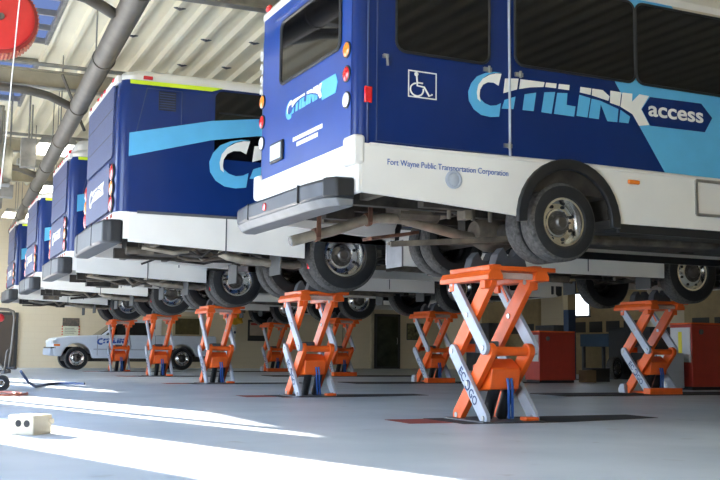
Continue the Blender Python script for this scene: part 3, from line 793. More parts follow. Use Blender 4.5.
# ------------------------------------------------------------------ pickup truck against the back wall
def make_truck(loc):
    root = thing('pickup_truck', 'white pickup truck parked along the back wall facing left, blue lettering on its door', 'truck', loc)
    WP = mat('truck_white', (.66, .72, .80), .35, coat=.4, noise=.04)
    wb = 3.33; hw = .90; r = .36
    # origin: front wheel; x to the rear
    prof = [(-.70, .42), (-.74, .62), (-.73, .88), (-.66, .98), (-.25, 1.05), (.75, 1.09), (2.42, 1.10), (4.45, 1.10), (4.5, .5), (wb+.47, .42)]
    prof += [(wb+.45*math.cos(R(a)), .38+.45*math.sin(R(a))) for a in range(10, 171, 16)]
    prof += [(wb-.47, .36), (.47, .36)] + [(.45*math.cos(R(a)), .38+.45*math.sin(R(a))) for a in range(10, 171, 16)] + [(-.47, .42)]
    b = M(); b.prism([(x, -hw, z) for x, z in prof], (0, 2*hw, 0)); body = b.obj('body', WP, root, bevel=.05, smooth=False)
    cab = [[(.72, -.84, 1.07), (2.46, -.84, 1.07), (2.46, .84, 1.07), (.72, .84, 1.07)], [(1.30, -.70, 1.52), (2.36, -.70, 1.54), (2.36, .70, 1.54), (1.30, .70, 1.52)], [(1.42, -.62, 1.59), (2.28, -.62, 1.61), (2.28, .62, 1.61), (1.42, .62, 1.59)]]
    b = M(); b.loft(cab); b.obj('cab', WP, root, bevel=.03, smooth=False)
    for s in (-1, 1):
        for q in ([(.88, 1.10), (1.50, 1.10), (1.50, 1.50), (1.30, 1.50)], [(1.58, 1.10), (2.36, 1.10), (2.30, 1.50), (1.58, 1.50)]):
            b = M(); f = (lambda x, z: (x, s*(.845-(z-1.07)*.31+.0), z))
            b.prism([f(x, z) for x, z in q], (0, s*.012, 0)); b.obj('side_window', GLASS, root)
        b = M(); b.box(.95, 1.10, s*.92-.05, s*.92+.05, 1.12, 1.26); b.obj('side_mirror', BLACK, root, bevel=.02)
        b = M(); b.box(-.75, -.6, s*.80-.10, s*.80+.09, .80, .92); b.obj('headlamp', CLRLENS, root, bevel=.02)
        b = M(); b.box(-.71, -.52, s*.905-.01, s*.905+.01, .73, .79); b.obj('turn_signal', AMBLENS, root)
        b = M()
        for x in (.62, 1.54, 2.44): b.box(x-.006, x+.006, s*(hw+.001)-.003, s*(hw+.001)+.003, .45, 1.08)
        b.obj('door_seam', DGRAY, root)
        for x in (0, wb):
            w = make_wheel(root, x, s*(hw-.13), r, r, .23, s, 'front', .22)
        b = M(); b.box(.50, wb-.50, s*(hw+.004)-.006, s*(hw+.004)+.006, .62, .66); b.obj('side_trim', LGRAY, root)
    b = M(); b.prism([(.74, -.8, 1.09), (.74, .8, 1.09), (1.30, .68, 1.51), (1.30, -.68, 1.51)], (-.015, 0, .015)); b.obj('windscreen', GLASS, root)
    b = M(); b.box(-.83, -.65, -.88, .88, .44, .66); b.obj('front_bumper', LGRAY, root, bevel=.04)
    b = M(); b.box(-.80, -.65, -.9, .9, .66, .70); b.obj('bumper_strip', BLACK, root)
    b = M(); b.box(2.55, 4.40, -.78, .78, 1.09, 1.107); b.obj('bed_cavity', BLACK, root)
    b = M(); b.box(4.45, 4.62, -.86, .86, .44, .6); b.obj('rear_bumper', STEEL, root, bevel=.02)
    b = M(); b.box(-.3, 4.3, -.7, .7, .26, .5); b.obj('chassis_frame', UNDER, root)
    w, bl_ = logo_polys(.52)
    letters('door_logo_letter', w+bl_, (lambda a, z: (.60+a, -hw-.003, .78+z), (0, -1, 0)), BLUEINK, root, .004)
    return root
make_truck((4.72, 33.9, 0))

# ------------------------------------------------------------------ setting
FLOOR = mat('painted_floor', (.40, .45, .51), .38, noise=.10, nscale=1.3, bump=.03, spec=.35)
def floor_nodes():
    nt = FLOOR.node_tree; b = nt.nodes['Principled BSDF']
    tc = nt.nodes.new('ShaderNodeTexCoord')
    n1 = nt.nodes.new('ShaderNodeTexNoise'); n1.inputs['Scale'].default_value = .9; n1.inputs['Detail'].default_value = 6
    n2 = nt.nodes.new('ShaderNodeTexNoise'); n2.inputs['Scale'].default_value = 2.6; n2.inputs['Detail'].default_value = 3
    nt.links.new(tc.outputs['Object'], n1.inputs['Vector']); nt.links.new(tc.outputs['Object'], n2.inputs['Vector'])
    cr = nt.nodes.new('ShaderNodeValToRGB')
    cr.color_ramp.elements[0].position = .3; cr.color_ramp.elements[0].color = (.44, .495, .55, 1)
    cr.color_ramp.elements[1].position = .65; cr.color_ramp.elements[1].color = (.58, .63, .68, 1)
    nt.links.new(n1.outputs['Fac'], cr.inputs['Fac'])
    c2 = nt.nodes.new('ShaderNodeValToRGB')
    c2.color_ramp.elements[0].position = .66; c2.color_ramp.elements[0].color = (0, 0, 0, 1)
    c2.color_ramp.elements[1].position = .76; c2.color_ramp.elements[1].color = (1, 1, 1, 1)
    nt.links.new(n2.outputs['Fac'], c2.inputs['Fac'])
    mx = nt.nodes.new('ShaderNodeMixRGB'); mx.inputs['Color2'].default_value = (.36, .37, .38, 1)
    nt.links.new(c2.outputs['Color'], mx.inputs['Fac']); nt.links.new(cr.outputs['Color'], mx.inputs['Color1'])
    nt.links.new(mx.outputs['Color'], b.inputs['Base Color'])
floor_nodes()
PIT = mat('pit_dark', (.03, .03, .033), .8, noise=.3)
WALLM = mat('tan_block_wall', (.60, .50, .33), .85, noise=.10, nscale=1.2)
def wall_nodes():
    nt = WALLM.node_tree; b = nt.nodes['Principled BSDF']
    tc = nt.nodes.new('ShaderNodeTexCoord'); mp = nt.nodes.new('ShaderNodeMapping')
    mp.inputs['Rotation'].default_value = (R(90), 0, 0)
    br = nt.nodes.new('ShaderNodeTexBrick'); br.inputs['Scale'].default_value = 1.0
    br.inputs['Brick Width'].default_value = .4; br.inputs['Row Height'].default_value = .2; br.inputs['Mortar Size'].default_value = .006
    br.inputs['Color1'].default_value = (.66, .57, .41, 1); br.inputs['Color2'].default_value = (.65, .56, .40, 1); br.inputs['Mortar'].default_value = (.62, .53, .38, 1)
    nt.links.new(tc.outputs['Object'], mp.inputs['Vector']); nt.links.new(mp.outputs['Vector'], br.inputs['Vector'])
    nt.links.new(br.outputs['Color'], b.inputs['Base Color'])
wall_nodes()
CEIL = mat('ceiling_deck', (.82, .75, .56), .6, noise=.06, nscale=1.0)
BEAM = mat('beam_tan', (.42, .37, .26), .6, noise=.2, nscale=3)
GALV = mat('galvanised', (.30, .285, .25), .5, .4, noise=.25, nscale=5)
PIPEM = mat('pipe_gray', (.115, .10, .078), .55, .3, noise=.2, nscale=4)
DOORM = mat('dark_frame', (.03, .03, .03), .5)
ULO, UHI, VLO, VHI, ZC = -2.0, 19.5, -8.0, 36.5, 6.3

b = M(); b.face([(ULO, VLO, 0), (UHI, VLO, 0), (UHI, VHI, 0), (ULO, VHI, 0)])
struct(b.obj('floor', FLOOR, smooth=False))
REDP = mat('red_floor_plate', (.30, .05, .035), .6, noise=.2)
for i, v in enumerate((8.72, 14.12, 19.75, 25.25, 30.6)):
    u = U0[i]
    b = M(); b.prism([(u-.55, v-.40, .001), (u+.5, v-.42, .001), (u+1.9, v-.1, .001), (u+1.9, v+.42, .001), (u-.55, v+.42, .001)], (0, 0, .003)); struct(b.obj('trim_%d' % (30+i), PIT))  # flat dark sheet, stands for the shaded inside of the lift slot
    b = M(); b.box(u-1.0, u-.56, v-.2, v+.35, .001, .004); struct(b.obj('trim_%d' % (40+i), REDP))
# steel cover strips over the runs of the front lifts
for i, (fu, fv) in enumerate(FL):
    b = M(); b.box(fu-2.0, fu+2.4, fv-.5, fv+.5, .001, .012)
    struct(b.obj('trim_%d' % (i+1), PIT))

# ceiling: ribbed steel deck running along v, hole strip for the skylights
b = M()
pitch = .42
SK0, SK1 = .72, 1.98
u = ULO
def deck(b, ua, ub):
    u = ua
    while u < ub-.01:
        b.box(u, min(u+pitch, ub), VLO, VHI, ZC, ZC+.03)
        b.prism([(u, VLO, ZC), (u+.03, VLO, ZC-.10), (u+.10, VLO, ZC-.10), (u+.13, VLO, ZC)], (0, VHI-VLO, 0))
        u += pitch
deck(b, ULO, SK0); deck(b, SK1, UHI)
for v0, v1 in ((VLO, 13.0), (15.0, 15.8), (19.2, 20.6), (24.5, VHI)):
    b.box(SK0, SK1, v0, v1, ZC, ZC+.03)
struct(b.obj('ceiling', CEIL, smooth=False))
SKY = bpy.data.materials.new('skylight_sheet'); SKY.use_nodes = True
nt = SKY.node_tree; nt.nodes.clear()
o_ = nt.nodes.new('ShaderNodeOutputMaterial'); tr = nt.nodes.new('ShaderNodeBsdfTranslucent'); tr.inputs['Color'].default_value = (.13, .145, .185, 1)
nt.links.new(tr.outputs[0], o_.inputs['Surface'])
n = 1
for v0, v1 in ((13.0, 15.0), (15.8, 19.2), (20.6, 24.5)):
    b = M(); b.box(SK0, SK1, v0, v1, ZC+.02, ZC+.03)
    w_ = b.obj('window_%d' % n, SKY); struct(w_)
    b = M()
    v = v0
    while v <= v1+.01: b.box(SK0, SK1, v-.03, v+.03, ZC-.08, ZC+.02); v += .85
    b.box(SK0-.04, SK0+.03, v0, v1, ZC-.1, ZC+.02); b.box(SK1-.03, SK1+.04, v0, v1, ZC-.1, ZC+.02)
    b.obj('window_frame', GALV, w_)
    n += 1
# beams across the roof
for k, (v, zb, mm) in enumerate(((9.6, 5.85, GALV), (14.9, 5.95, GALV), (20.1, 5.62, BEAM), (26.9, 5.60, BEAM), (31.8, 5.6, BEAM))):
    b = M()
    b.box(ULO, UHI, v-.10, v+.10, zb+.30, zb+.33); b.box(ULO, UHI, v-.015, v+.015, zb, zb+.32); b.box(ULO, UHI, v-.10, v+.10, zb-.02, zb+.01)
    struct(b.obj('trim_%d' % (10+k), mm, smooth=False))
    if k in (2, 3):
        b = M(); b.cyl((ULO, v-.2, zb+.40), (UHI, v-.2, zb+.40), .04, n=10); b.cyl((ULO, v-.28, zb-.06), (UHI, v-.28, zb-.06), .03, n=10)
        tag(b.obj('conduit', GALV), ('gray conduit pair along the roof beam above the swoosh striped bus' if k == 2 else 'gray conduit pair along the roof beam above the bus with roof unit'), 'conduit')
# small suspension clips under the deck
P = [(3.35, 21.2), (3.0, 17.9), (4.2, 19.4), (4.15, 17.6), (5.03, 19.2), (5.02, 17.4), (5.9, 19.0), (5.9, 17.1), (2.55, 15.6), (3.4, 16.1)]
proto = None
for i, (u, v) in enumerate(P):
    if proto is None:
        b = M(); b.prism([(-.10, 0, 0), (0, 0, -.035), (.10, 0, 0), (0, .0, .012)], (0, .05, 0)); b.cyl((0, .03, -.02), (0, .03, .14), .012, n=8)
        proto = o = b.obj('hanger_clip', DGRAY)
    else: o = proto.copy(); COL.objects.link(o)
    uu = ULO + round((u-ULO)/pitch)*pitch + .27
    o.location = (uu, v, ZC-.10)
    tag(o, 'small dark hanger clip under the ribbed ceiling deck above the blue buses', 'clip', 'hanger clips under the ceiling deck')

# walls
b = M(); b.box(ULO, UHI, VHI, VHI+.2, 0, ZC+.1); struct(b.obj('wall_back', WALLM, smooth=False))
b = M(); b.box(UHI, UHI+.2, VLO, VHI, 0, ZC+.1); struct(b.obj('wall_right', WALLM, smooth=False))
# left wall with the open overhead doors through which the sun comes
H = 4.35
op = [(1.2, 4.8), (8.4, 11.6), (15.2, 18.6), (21.83, 22.60), (22.95, 25.4), (30.25, 31.6), (33.2, 35.6)]
b = M(); v = VLO
for a, c in op:
    b.box(ULO-.08, ULO, v, a, 0, H); v = c
b.box(ULO-.08, ULO, v, VHI, 0, H); b.box(ULO-.08, ULO, VLO, VHI, H, ZC+.1)
struct(b.obj('wall_left', WALLM, smooth=False))
b = M(); b.box(ULO, UHI, VLO-.2, VLO, 0, ZC+.1)
struct(b.obj('wall_front', WALLM, smooth=False))
# apron outside
b = M(); b.box(-45, ULO-.2, -40, 80, -.03, -.001); b.box(ULO-.2, 40, -60, VLO-.2, -.03, -.001)
GRD = mat('outside_concrete', (.50, .48, .44), .9, noise=.1)
struct(b.obj('ground', GRD, smooth=False))

# glazed office door in the back wall
def wall_door():
    b = M(); b.box(-.55, .55, -.06, .0, 0, 2.12); d = b.obj('door_1', DOORM); d.location = (16.98, VHI, 0); struct(d)
    b = M(); b.box(-.44, .44, -.075, -.06, .08, 2.02)
    b.obj('door_glass', mat('office_glass', (.045, .05, .03), .08, noise=.6, nscale=2.5), d)
    b = M(); b.tube([(.40, -.08, .95), (.40, -.12, 1.0), (.40, -.12, 1.15), (.40, -.08, 1.2)], .012, 8); b.obj('door_handle', STEEL, d)
    b = M(); b.box(-.70, -.6, -.1, .0, 0, 2.4); b.box(-1.9, -1.85, -.02, 0, 0, 2.3); struct(b.obj('trim_20', BEAM)).location = (16.98, VHI, 0)
wall_door()
# window in the back wall behind the pickup
b = M(); b.box(-.02, 1.02, -.05, 0, 1.12, 1.85); w_ = b.obj('window_8', mat('tan_frame', (.45, .38, .24), .6)); w_.location = (8.55, VHI, 0); struct(w_)
b = M(); b.box(.06, .94, -.06, -.05, 1.2, 1.77); b.obj('window_glass', mat('dim_glass', (.10, .085, .04), .1, noise=.3), w_)

def at_back(px_u): return px_u
# notices on the back wall
b = M(); b.box(-.27, .27, -.02, 0, 1.02, 1.42); nb = b.obj('wall_notice', mat('notice_paper', (.62, .64, .48), .7, noise=.12, nscale=20)); nb.location = (4.98, VHI, 0)
tag(nb, 'pale wall notice with dark patterned header, above the hood of the pickup', 'sign')
b = M(); b.box(-.28, .28, -.03, 0, 1.42, 1.70); b.obj('notice_header', mat('notice_header', (.03, .04, .03), .6, noise=.9, nscale=16, dirt=(.18, .12, .10)), nb)
for k in range(4):
    b = M(); b.box(-.2, .12+.03*(k % 3), -.023, -.02, 1.34-k*.055, 1.355-k*.055); b.obj('notice_print', DGRAY, nb)
for k in range(7):
    b = M(); b.box(-.28+k*.085, -.24+k*.085, -.024, 0, .99, 1.025); b.obj('notice_border', REDLENS, nb)
for k in range(5):
    for x in (-.30, .26):
        b = M(); b.box(x, x+.04, -.024, 0, 1.03+k*.09, 1.07+k*.09); b.obj('notice_border', REDLENS, nb)
b = M(); b.box(-.30, .34, -.03, 0, 1.02, 1.85); sg = b.obj('wall_sign', VWHITE); sg.location = (7.78, VHI, 0)
tag(sg, 'white wall sign with dark numeral behind the cab of the pickup', 'sign')
text_mesh('sign_numeral', '1', .42, INK, sg, side_mx(-.02, -.034, 1.38), bold=.015)
# wall board
bd = thing('wall_shelf_board', 'dark framed board with pale paper hung on the back wall beside the yellow jacket', 'board', (11.68, VHI, 0))
b = M(); b.box(-.36, .36, -.04, 0, 1.00, 1.78); b.obj('frame', DOORM, bd, bevel=.01)
b = M(); b.box(-.29, .29, -.05, -.04, 1.20, 1.70); b.obj('paper', mat('pinkish_paper', (.42, .34, .27), .7, noise=.1), bd)
b = M(); b.box(-.25, .0, -.054, -.05, 1.58, 1.66); b.obj('paper_heading', mat('red_print', (.35, .04, .04), .6), bd)
# white bucket hung on a hook with yellow jacket over it
bk = thing('hanging_bucket', 'white bucket hanging on the back wall under the yellow jacket', 'bucket', (10.68, VHI-.17, 0))
b = M(); b.lathe([(0, 1.12), (.13, 1.12), (.16, 1.50), (.15, 1.50), (.12, 1.14), (0, 1.14)], (0, 0, 0), (0, 0, 1), 20); b.obj('pail', WHITE, bk)
b = M(); b.lathe([(.05, 0), (.05, .01), (0, .01)], (.06, -.135, 1.30), (.4, -1, 0), 12); b.obj('pail_mark', INK, bk)
b = M(); b.tube([(-.15, 0, 1.48), (-.1, .1, 1.62), (0, .15, 1.68), (.1, .1, 1.62), (.15, 0, 1.48)], .008, 6); b.obj('bail_handle', STEEL, bk)
b = M()
bmesh.ops.create_icosphere(b.bm, subdivisions=4, radius=1)
for v in b.bm.verts:
    p = v.co; rr = 1 + .16*math.sin(p.x*5+1)*math.cos(p.z*6) + .10*math.sin(p.y*9+p.z*4)
    v.co = Vector((p.x*.33*rr, p.y*.15*rr, p.z*.26*rr - .10*abs(p.x)))
jk = b.obj('yellow_jacket', mat('yellow_cloth', (.62, .33, .02), .8, noise=.25, nscale=6)); jk.location = (10.72, VHI-.20, 1.90)
tag(jk, 'crumpled yellow jacket hung on the back wall above the white bucket', 'jacket')
# green bulletin right of office door
b = M(); b.box(-.3, .4, -.025, 0, 1.15, 1.75); gb = b.obj('bulletin_board', mat('mottled_board', (.16, .15, .07), .7, noise=.8, nscale=9)); gb.location = (18.15, VHI, 0)
b = M(); b.tube([(-.31, -.02, 1.14), (.41, -.02, 1.14), (.41, -.02, 1.76), (-.31, -.02, 1.76), (-.31, -.02, 1.14)], .02, 6); b.obj('board_frame', DOORM, gb)
tag(gb, 'mottled dark bulletin board right of the glazed office door', 'board')
# dark low opening at left on back wall
b = M(); b.box(-.9, .9, -.06, 0, 0, 1.85); d2 = b.obj('door_2', DOORM); d2.location = (2.35, VHI, 0); struct(d2)
b = M(); b.box(-.8, .8, -.07, -.06, .1, 1.75); b.obj('door_panel', mat('dark_door_panel', (.07, .05, .035), .5), d2)
# overhead doors in the right wall
DPAN = mat('tan_overhead_door', (.40, .30, .15), .6, noise=.12)
for k, v in enumerate((9.5, 15.0, 20.5, 26.0, 31.5)):
    b = M()
    for r_ in range(7): b.box(UHI-.06, UHI, v-1.9, v+1.9, .02+r_*.6, .58+r_*.6)
    b.box(UHI-.03, UHI, v-1.95, v+1.95, 0, 4.25)
    d = b.obj('door_%d' % (3+k), DPAN, smooth=False); struct(d)
    for j in range(4):
        b = M(); b.box(UHI-.07, UHI-.058, v-1.6+j*.85, v-.95+j*.85, 1.32, 1.65); b.obj('door_pane', DOORM if k != 2 or j != 1 else mat('daylit_pane', (.8, .85, .9), .3, emit=2.0), d)

b = M(); b.box(UHI-.075, UHI-.0, 26.7, 27.5, 1.80, 2.60); w_ = b.obj('window_9', DOORM); struct(w_)
b = M(); b.box(UHI-.08, UHI-.075, 26.76, 27.44, 1.86, 2.54); b.obj('window_glass', mat('daylit_glass', (.85, .92, 1.0), .3, emit=2.5), w_)

# ------------------------------------------------------------------ roof services
b = M(); b.cyl((2.06, 9.5, 4.6), (2.93, VHI, 4.6), .145, n=20)
pd = b.obj('exhaust_duct', PIPEM); tag(pd, 'large gray exhaust duct running overhead along the rears of the buses', 'duct')
for v in range(11, 36, 3):
    b = M(); u = 2.06 + .87*(v-9.5)/27; b.cyl((u, v-.04, 4.6), (u+.002, v+.04, 4.6), .16, n=20); b.obj('duct_collar', PIPEM, pd)
for v in (11.5, 14.9, 20.1, 26.9, 31.8):
    b = M(); u = 2.06 + .87*(v-9.5)/27; b.cyl((u, v, 4.7), (u, v, ZC), .012, n=8); b.obj('hanger_rod', GALV, pd)
for v, lab in ((12.0, 'gray branch pipe joining the overhead duct at the upper edge near the red reel'), (17.0, 'gray branch pipe curving into the overhead duct below the red reel'), (24.3, 'gray branch pipe joining the overhead duct at its far half')):
    u = 2.06 + .87*(v-9.5)/27
    b = M(); b.tube([(-1.9, v-.3, 4.72), (u-1.2, v-.3, 4.72), (u-.8, v-.28, 4.71), (u-.5, v-.2, 4.68), (u-.3, v-.1, 4.63), (u-.16, v, 4.6)], .068, 14)
    b.obj('branch_pipe', PIPEM, pd)
RED = mat('reel_red', (.60, .022, .02), .42, coat=.2, noise=.08)
def make_reel(loc):
    root = thing('hose_reel', '', 'hose reel', loc)
    b = M(); b.lathe([(.31, 0), (.335, .01), (.335, .03), (.31, .04), (.20, .045)], (0, .0, 0), (0, 1, 0), 40)
    b.lathe([(0, -.012), (.20, -.012), (.24, -.004), (.29, -.006), (.32, 0), (.31, .01)], (0, 0, 0), (0, 1, 0), 40)
    fr = b.obj('front_flange', RED, root)
    b = M(); b.lathe([(.30, .04), (.37, .04), (.37, .30), (.20, .30), (0, .30)], (0, 0, 0), (0, 1, 0), 60)
    nf = len(b.bm.faces)
    for k in range(60):
        a = 2*PI*k/60
        b.bar((.375*math.cos(a), .05, .375*math.sin(a)), (.375*math.cos(a), .28, .375*math.sin(a)), .014, .02, (math.cos(a), 0, math.sin(a)))
    b.bm.faces.ensure_lookup_table()
    for f in b.bm.faces[nf:]: f.material_index = 1
    b.obj('hose_drum', [mat('reel_drum', (.30, .03, .02), .6), mat('reel_rib', (.50, .16, .08), .6)], root)
    b = M(); b.lathe([(0, -.05), (.03, -.05), (.035, -.01), (.09, -.006)], (0, 0, 0), (0, 1, 0), 20); b.obj('hub', DARKRIM, root)
    b = M(); b.cyl((0, .1, 0), (0, .1, 2.2), .03, n=10); b.box(-.1, .1, .0, .2, 2.17, 2.2); b.obj('mount_post', GALV, root)
    return root
r1 = make_reel((.665, 10.9, 4.04)); tag(r1, 'red overhead hose reel at the upper left corner', 'hose reel', 'red hose reels')
r2 = copy_tree(r1); r2.location = (1.14, 21.8, 4.10); tag(r2, 'distant red hose reel at the left edge, beyond the large red reel', 'hose reel', 'red hose reels')
for ch in r2.children: pass
# pull cord
b = M(); b.tube([(.93, 10.2, 6.3), (.78, 10.2, 3.94), (.755, 10.2, 3.4), (.73, 10.2, 2.85), (.69, 10.2, 2.15)], .006, 8)
tag(b.obj('pull_cord', VWHITE), 'thin pale cord hanging in front of the red reel', 'cord')
# lamps
LAMP = mat('lamp_tube', (1.0, .97, .86), .4, emit=9.0)
def make_lamp(loc, l, w):
    root = thing('ceiling_light', '', 'light', loc)
    b = M(); b.prism([(-w/2, -l/2, 0), (-w/2+.06, -l/2, .12), (w/2-.06, -l/2, .12), (w/2, -l/2, 0)], (0, l, 0)); b.obj('lamp_housing', GALV, root)
    b = M(); b.box(-w/2+.02, w/2-.02, -l/2+.02, l/2-.02, -.03, .0); b.obj('lamp_diffuser', LAMP, root)
    b = M()
    for y in (-l/3, l/3): b.cyl((0, y, .1), (0, y, ZC-loc[2]), .01, n=6)
    b.obj('hanger_rod', GALV, root)
    return root
LP = [(3.60, 22.6, 5.0, 'bright ceiling light nearest to the roof unit of the third bus'), (2.62, 22.8, 4.95, 'bright ceiling light partly behind the overhead duct, beside the roof unit bus'), (3.35, 29.0, 5.0, 'ceiling light above the fourth bus, second along the row of lamps'),
      (3.22, 32.8, 5.0, 'ceiling light above the farthest bus, third along the row of lamps'), (2.85, 34.4, 4.9, 'farthest small ceiling light, left of the farthest bus')]
l0 = make_lamp((LP[0][0], LP[0][1], LP[0][2]), 1.3, .8)
for i, (u, v, z, lab) in enumerate(LP):
    o = l0 if i == 0 else copy_tree(l0)
    o.location = (u, v, z); tag(o, lab, 'light', 'lamps over the bus rears')
# unit heater, tank and cable boxes at far left
uh = thing('unit_heater', 'brown box heater hung near the back wall at left', 'heater', (1.55, 30.5, 3.5))
b = M(); b.box(-.35, .35, -.3, .3, 0, .62); b.obj('heater_case', mat('brown_case', (.10, .07, .045), .6), uh, bevel=.02)
b = M()
for k in range(6): b.box(-.3, .3, -.32, -.3, .06+k*.09, .11+k*.09)
b.obj('louvre', DOORM, uh)
b = M(); b.cyl((-.25, 0, .6), (-.25, 0, 2.75), .015, n=6); b.cyl((.25, 0, .6), (.25, 0, 2.75), .015, n=6); b.obj('hanger_rod', GALV, uh)
tk = thing('overhead_tank', 'pale gray upright tank hung at left above the brown heater', 'tank', (1.15, 22.2, 4.2))
TK = mat('tank_gray', (.30, .285, .22), .6, noise=.2)
b = M(); b.lathe([(0, 0), (.30, .03), (.36, .1), (.36, .75), (.30, .84), (0, .87)], (.3, 1.2, 0), (0, 0, 1), 24); b.obj('tank_body', TK, tk)
b = M(); b.box(-.02, .62, 1.0, 1.4, -.03, .0); b.cyl((0, 1.2, 0), (0, 1.2, ZC-4.2), .02, n=8); b.cyl((.6, 1.2, 0), (.6, 1.2, ZC-4.2), .02, n=8); b.obj('tank_cradle', GALV, tk)
for i, (u, v, z, s, lab) in enumerate(((2.05, 22.5, 4.45, (.16, .2, .62), 'tall gray junction cabinet right of the overhead tank'), (1.75, 25.5, 4.2, (.26, .3, .30), 'gray control box hung below the beam at left'), (2.3, 24.6, 4.85, (.3, .3, .14), 'flat pale box hung beside the overhead duct'), (1.35, 27.5, 3.95, (.3, .3, .25), 'rust coloured box hung above the brown heater'))):
    t_ = thing('service_box', lab, 'box', (u, v, z))
    b = M(); b.box(-s[0], s[0], -s[1]/2, s[1]/2, 0, s[2]); b.obj('box_case', (GALV, GALV, TK, RUST)[i], t_, bevel=.01)
    b = M(); b.cyl((0, 0, s[2]), (0, 0, ZC-z), .02, n=8); b.obj('hanger_rod', GALV, t_)
for i, (pts, r, lab) in enumerate((([(-2.0, 25.0, 4.55), (1.3, 25.0, 4.55), (1.6, 25.0, 4.7), (1.65, 25.0, 6.3)], .06, 'gray conduit bending up beside the overhead duct'), ([(-2.0, 28.6, 4.25), (1.7, 28.6, 4.2), (1.95, 28.6, 4.35), (2.0, 28.6, 6.3)], .05, 'gray conduit rising to the roof near the farthest bus'),
    ([(.95, 34.4, 6.3), (1.0, 34.4, 3.7), (1.7, 34.4, 3.1), (1.95, 34.4, 2.6)], .07, 'bent gray pipe hanging before the back wall at the far left'))):
    b = M(); b.tube(pts, r, 10); tag(b.obj('conduit', GALV), lab, 'conduit')
# diagonal brace beside the duct
b = M(); b.bar((2.25, 18.9, 5.6), (2.78, 19.6, 4.75), .04, .04); tag(b.obj('diagonal_brace', PIPEM), 'thin diagonal steel brace between roof beam and overhead duct', 'brace')

# ------------------------------------------------------------------ floor-level things at left
# concrete box with two round holes
bx = thing('concrete_box', 'small cream rectangular box with two round holes standing on the sunlit floor', 'box', (.86, 8.31, 0), R(-42))
BX = mat('cream_block', (.60, .54, .42), .8, noise=.08)
b = M()
b.box(-.115, .115, -.115, .115, 0, .145)
b.obj('box_body', BX, bx, bevel=.008)
for x in (-.02, .055):
    b = M(); b.lathe([(.026, .0), (.026, -.003), (0, -.0035)], (x, -.1155, .085), (0, 1, 0), 16); b.obj('round_hole', BLACK, bx)
b = M(); b.cyl((.115, .09, .095), (.14, .09, .095), .02, n=10); b.obj('side_knob', BX, bx)
# cart with handle
ct = thing('hose_cart', 'small wheeled cart with tall bent tube handle and red gauge at the left edge', 'cart', (1.09, 17.0, 0), R(-15))
b = M(); b.tube([(.30, .1, .30), (.33, .1, .6), (.36, .1, 1.13), (.33, .1, 1.22), (.25, .1, 1.25), (-.2, .1, 1.28)], .024, 10); b.tube([(.30, -.25, .30), (.33, -.25, .6), (.35, -.25, .62)], .02, 8); b.obj('handle', PIPEM, ct)
b = M(); b.box(-.45, .32, -.3, .2, .26, .31); b.box(.28, .42, -.02, .12, .32, .36); b.obj('deck', DGRAY, ct, bevel=.01)
for x, y in ((.27, -.28), (-.4, -.28)):
    w = make_wheel(ct, x, y, .12, .12, .09, -1, 'front', .05)
b = M(); bmesh.ops.create_uvsphere(b.bm, u_segments=16, v_segments=10, radius=.065); g = b.obj('red_gauge', RED, ct); g.location = (.14, .08, 1.12)
b = M(); b.box(-.40, .12, -.22, .12, .31, .42); b.tube([(-.3, -.2, .44), (0, -.24, .46), (.2, -.2, .40), (.3, -.2, .30)], .03, 8); b.obj('pump_unit', STEEL, ct, bevel=.02)
b = M(); pts = [(1.55, 16.6, .3), (1.7, 16.9, .12), (1.9, 17.8, .025), (2.2, 19.0, .022), (2.5, 19.6, .022), (2.75, 19.4, .022), (2.9, 19.2, .022)]
b.tube(pts, .022, 8); tag(b.obj('blue_hose', mat('gray_blue_hose', (.10, .14, .26), .5)), 'gray blue hose trailing from the cart across the floor', 'hose')
b = M()
pts = []
for k in range(40):
    a = k/39*4*PI; pts.append((1.06+.30*math.cos(a)+k*.004, 15.2+.55*math.sin(a), .02+.006*(k % 2)))
b.tube(pts, .016, 8); tag(b.obj('red_hose', mat('faded_red_hose', (.50, .17, .11), .6)), 'coiled faded red hose lying on the floor at the left edge', 'hose')

# ------------------------------------------------------------------ machines at the right
CONS = mat('console_red', (.42, .035, .02), .45, noise=.1)
CFACE = mat('console_face', (.50, .50, .49), .4)
def console(loc, lu, w, h, lab):
    root = thing('control_cabinet', lab, 'cabinet', loc)
    b = M(); b.box(0, lu, 0, w, .06, h); b.obj('cabinet_body', CONS, root, bevel=.015)
    b = M(); b.box(-.015, 0, .03, w-.03, h*.42, h-.06); f = b.obj('front_panel', CFACE, root)
    b = M(); b.box(-.02, -.015, w*.42, w*.58, h*.5, h-.14); b.box(-.022, -.015, w*.38, w*.78, h*.46, h*.56); b.obj('yellow_label', mat('label_yellow', (.70, .60, .03), .5), f)
    b = M(); b.box(0.02, lu-.02, .03, w-.03, 0, .06); b.obj('plinth', BLACK, root)
    b = M(); b.lathe([(.05, 0), (.05, .02), (0, .025)], (.22, 0, h-.14), (0, -1, 0), 14); b.obj('rotary_switch', DGRAY, root)
    b = M(); b.box(0, lu, .0, w, h, h+.03); b.obj('cabinet_top', ORANGE, root)
    return root
console((13.30, 15.15, 0), 1.5, .60, 1.22, 'tall red control cabinet at the right edge with gray front and yellow label')
console((12.75, 19.4, 0), .95, .60, 1.12, 'smaller red control cabinet left of the blue post, right of the nearest lift')
du = thing('drawer_unit', 'gray metal drawer unit standing before the tall red cabinet', 'cabinet', (12.75, 15.2, 0))
b = M(); b.box(0, .40, 0, .5, .04, .68); b.obj('unit_case', LGRAY, du, bevel=.01)
for k in range(4):
    b = M(); b.box(-.015, 0, .03, .47, .07+k*.15, .2+k*.15); f = b.obj('drawer', STEEL, du, bevel=.005)
    b = M(); b.box(-.03, -.015, .15, .35, .16+k*.15, .175+k*.15); b.obj('drawer_handle', DGRAY, f)
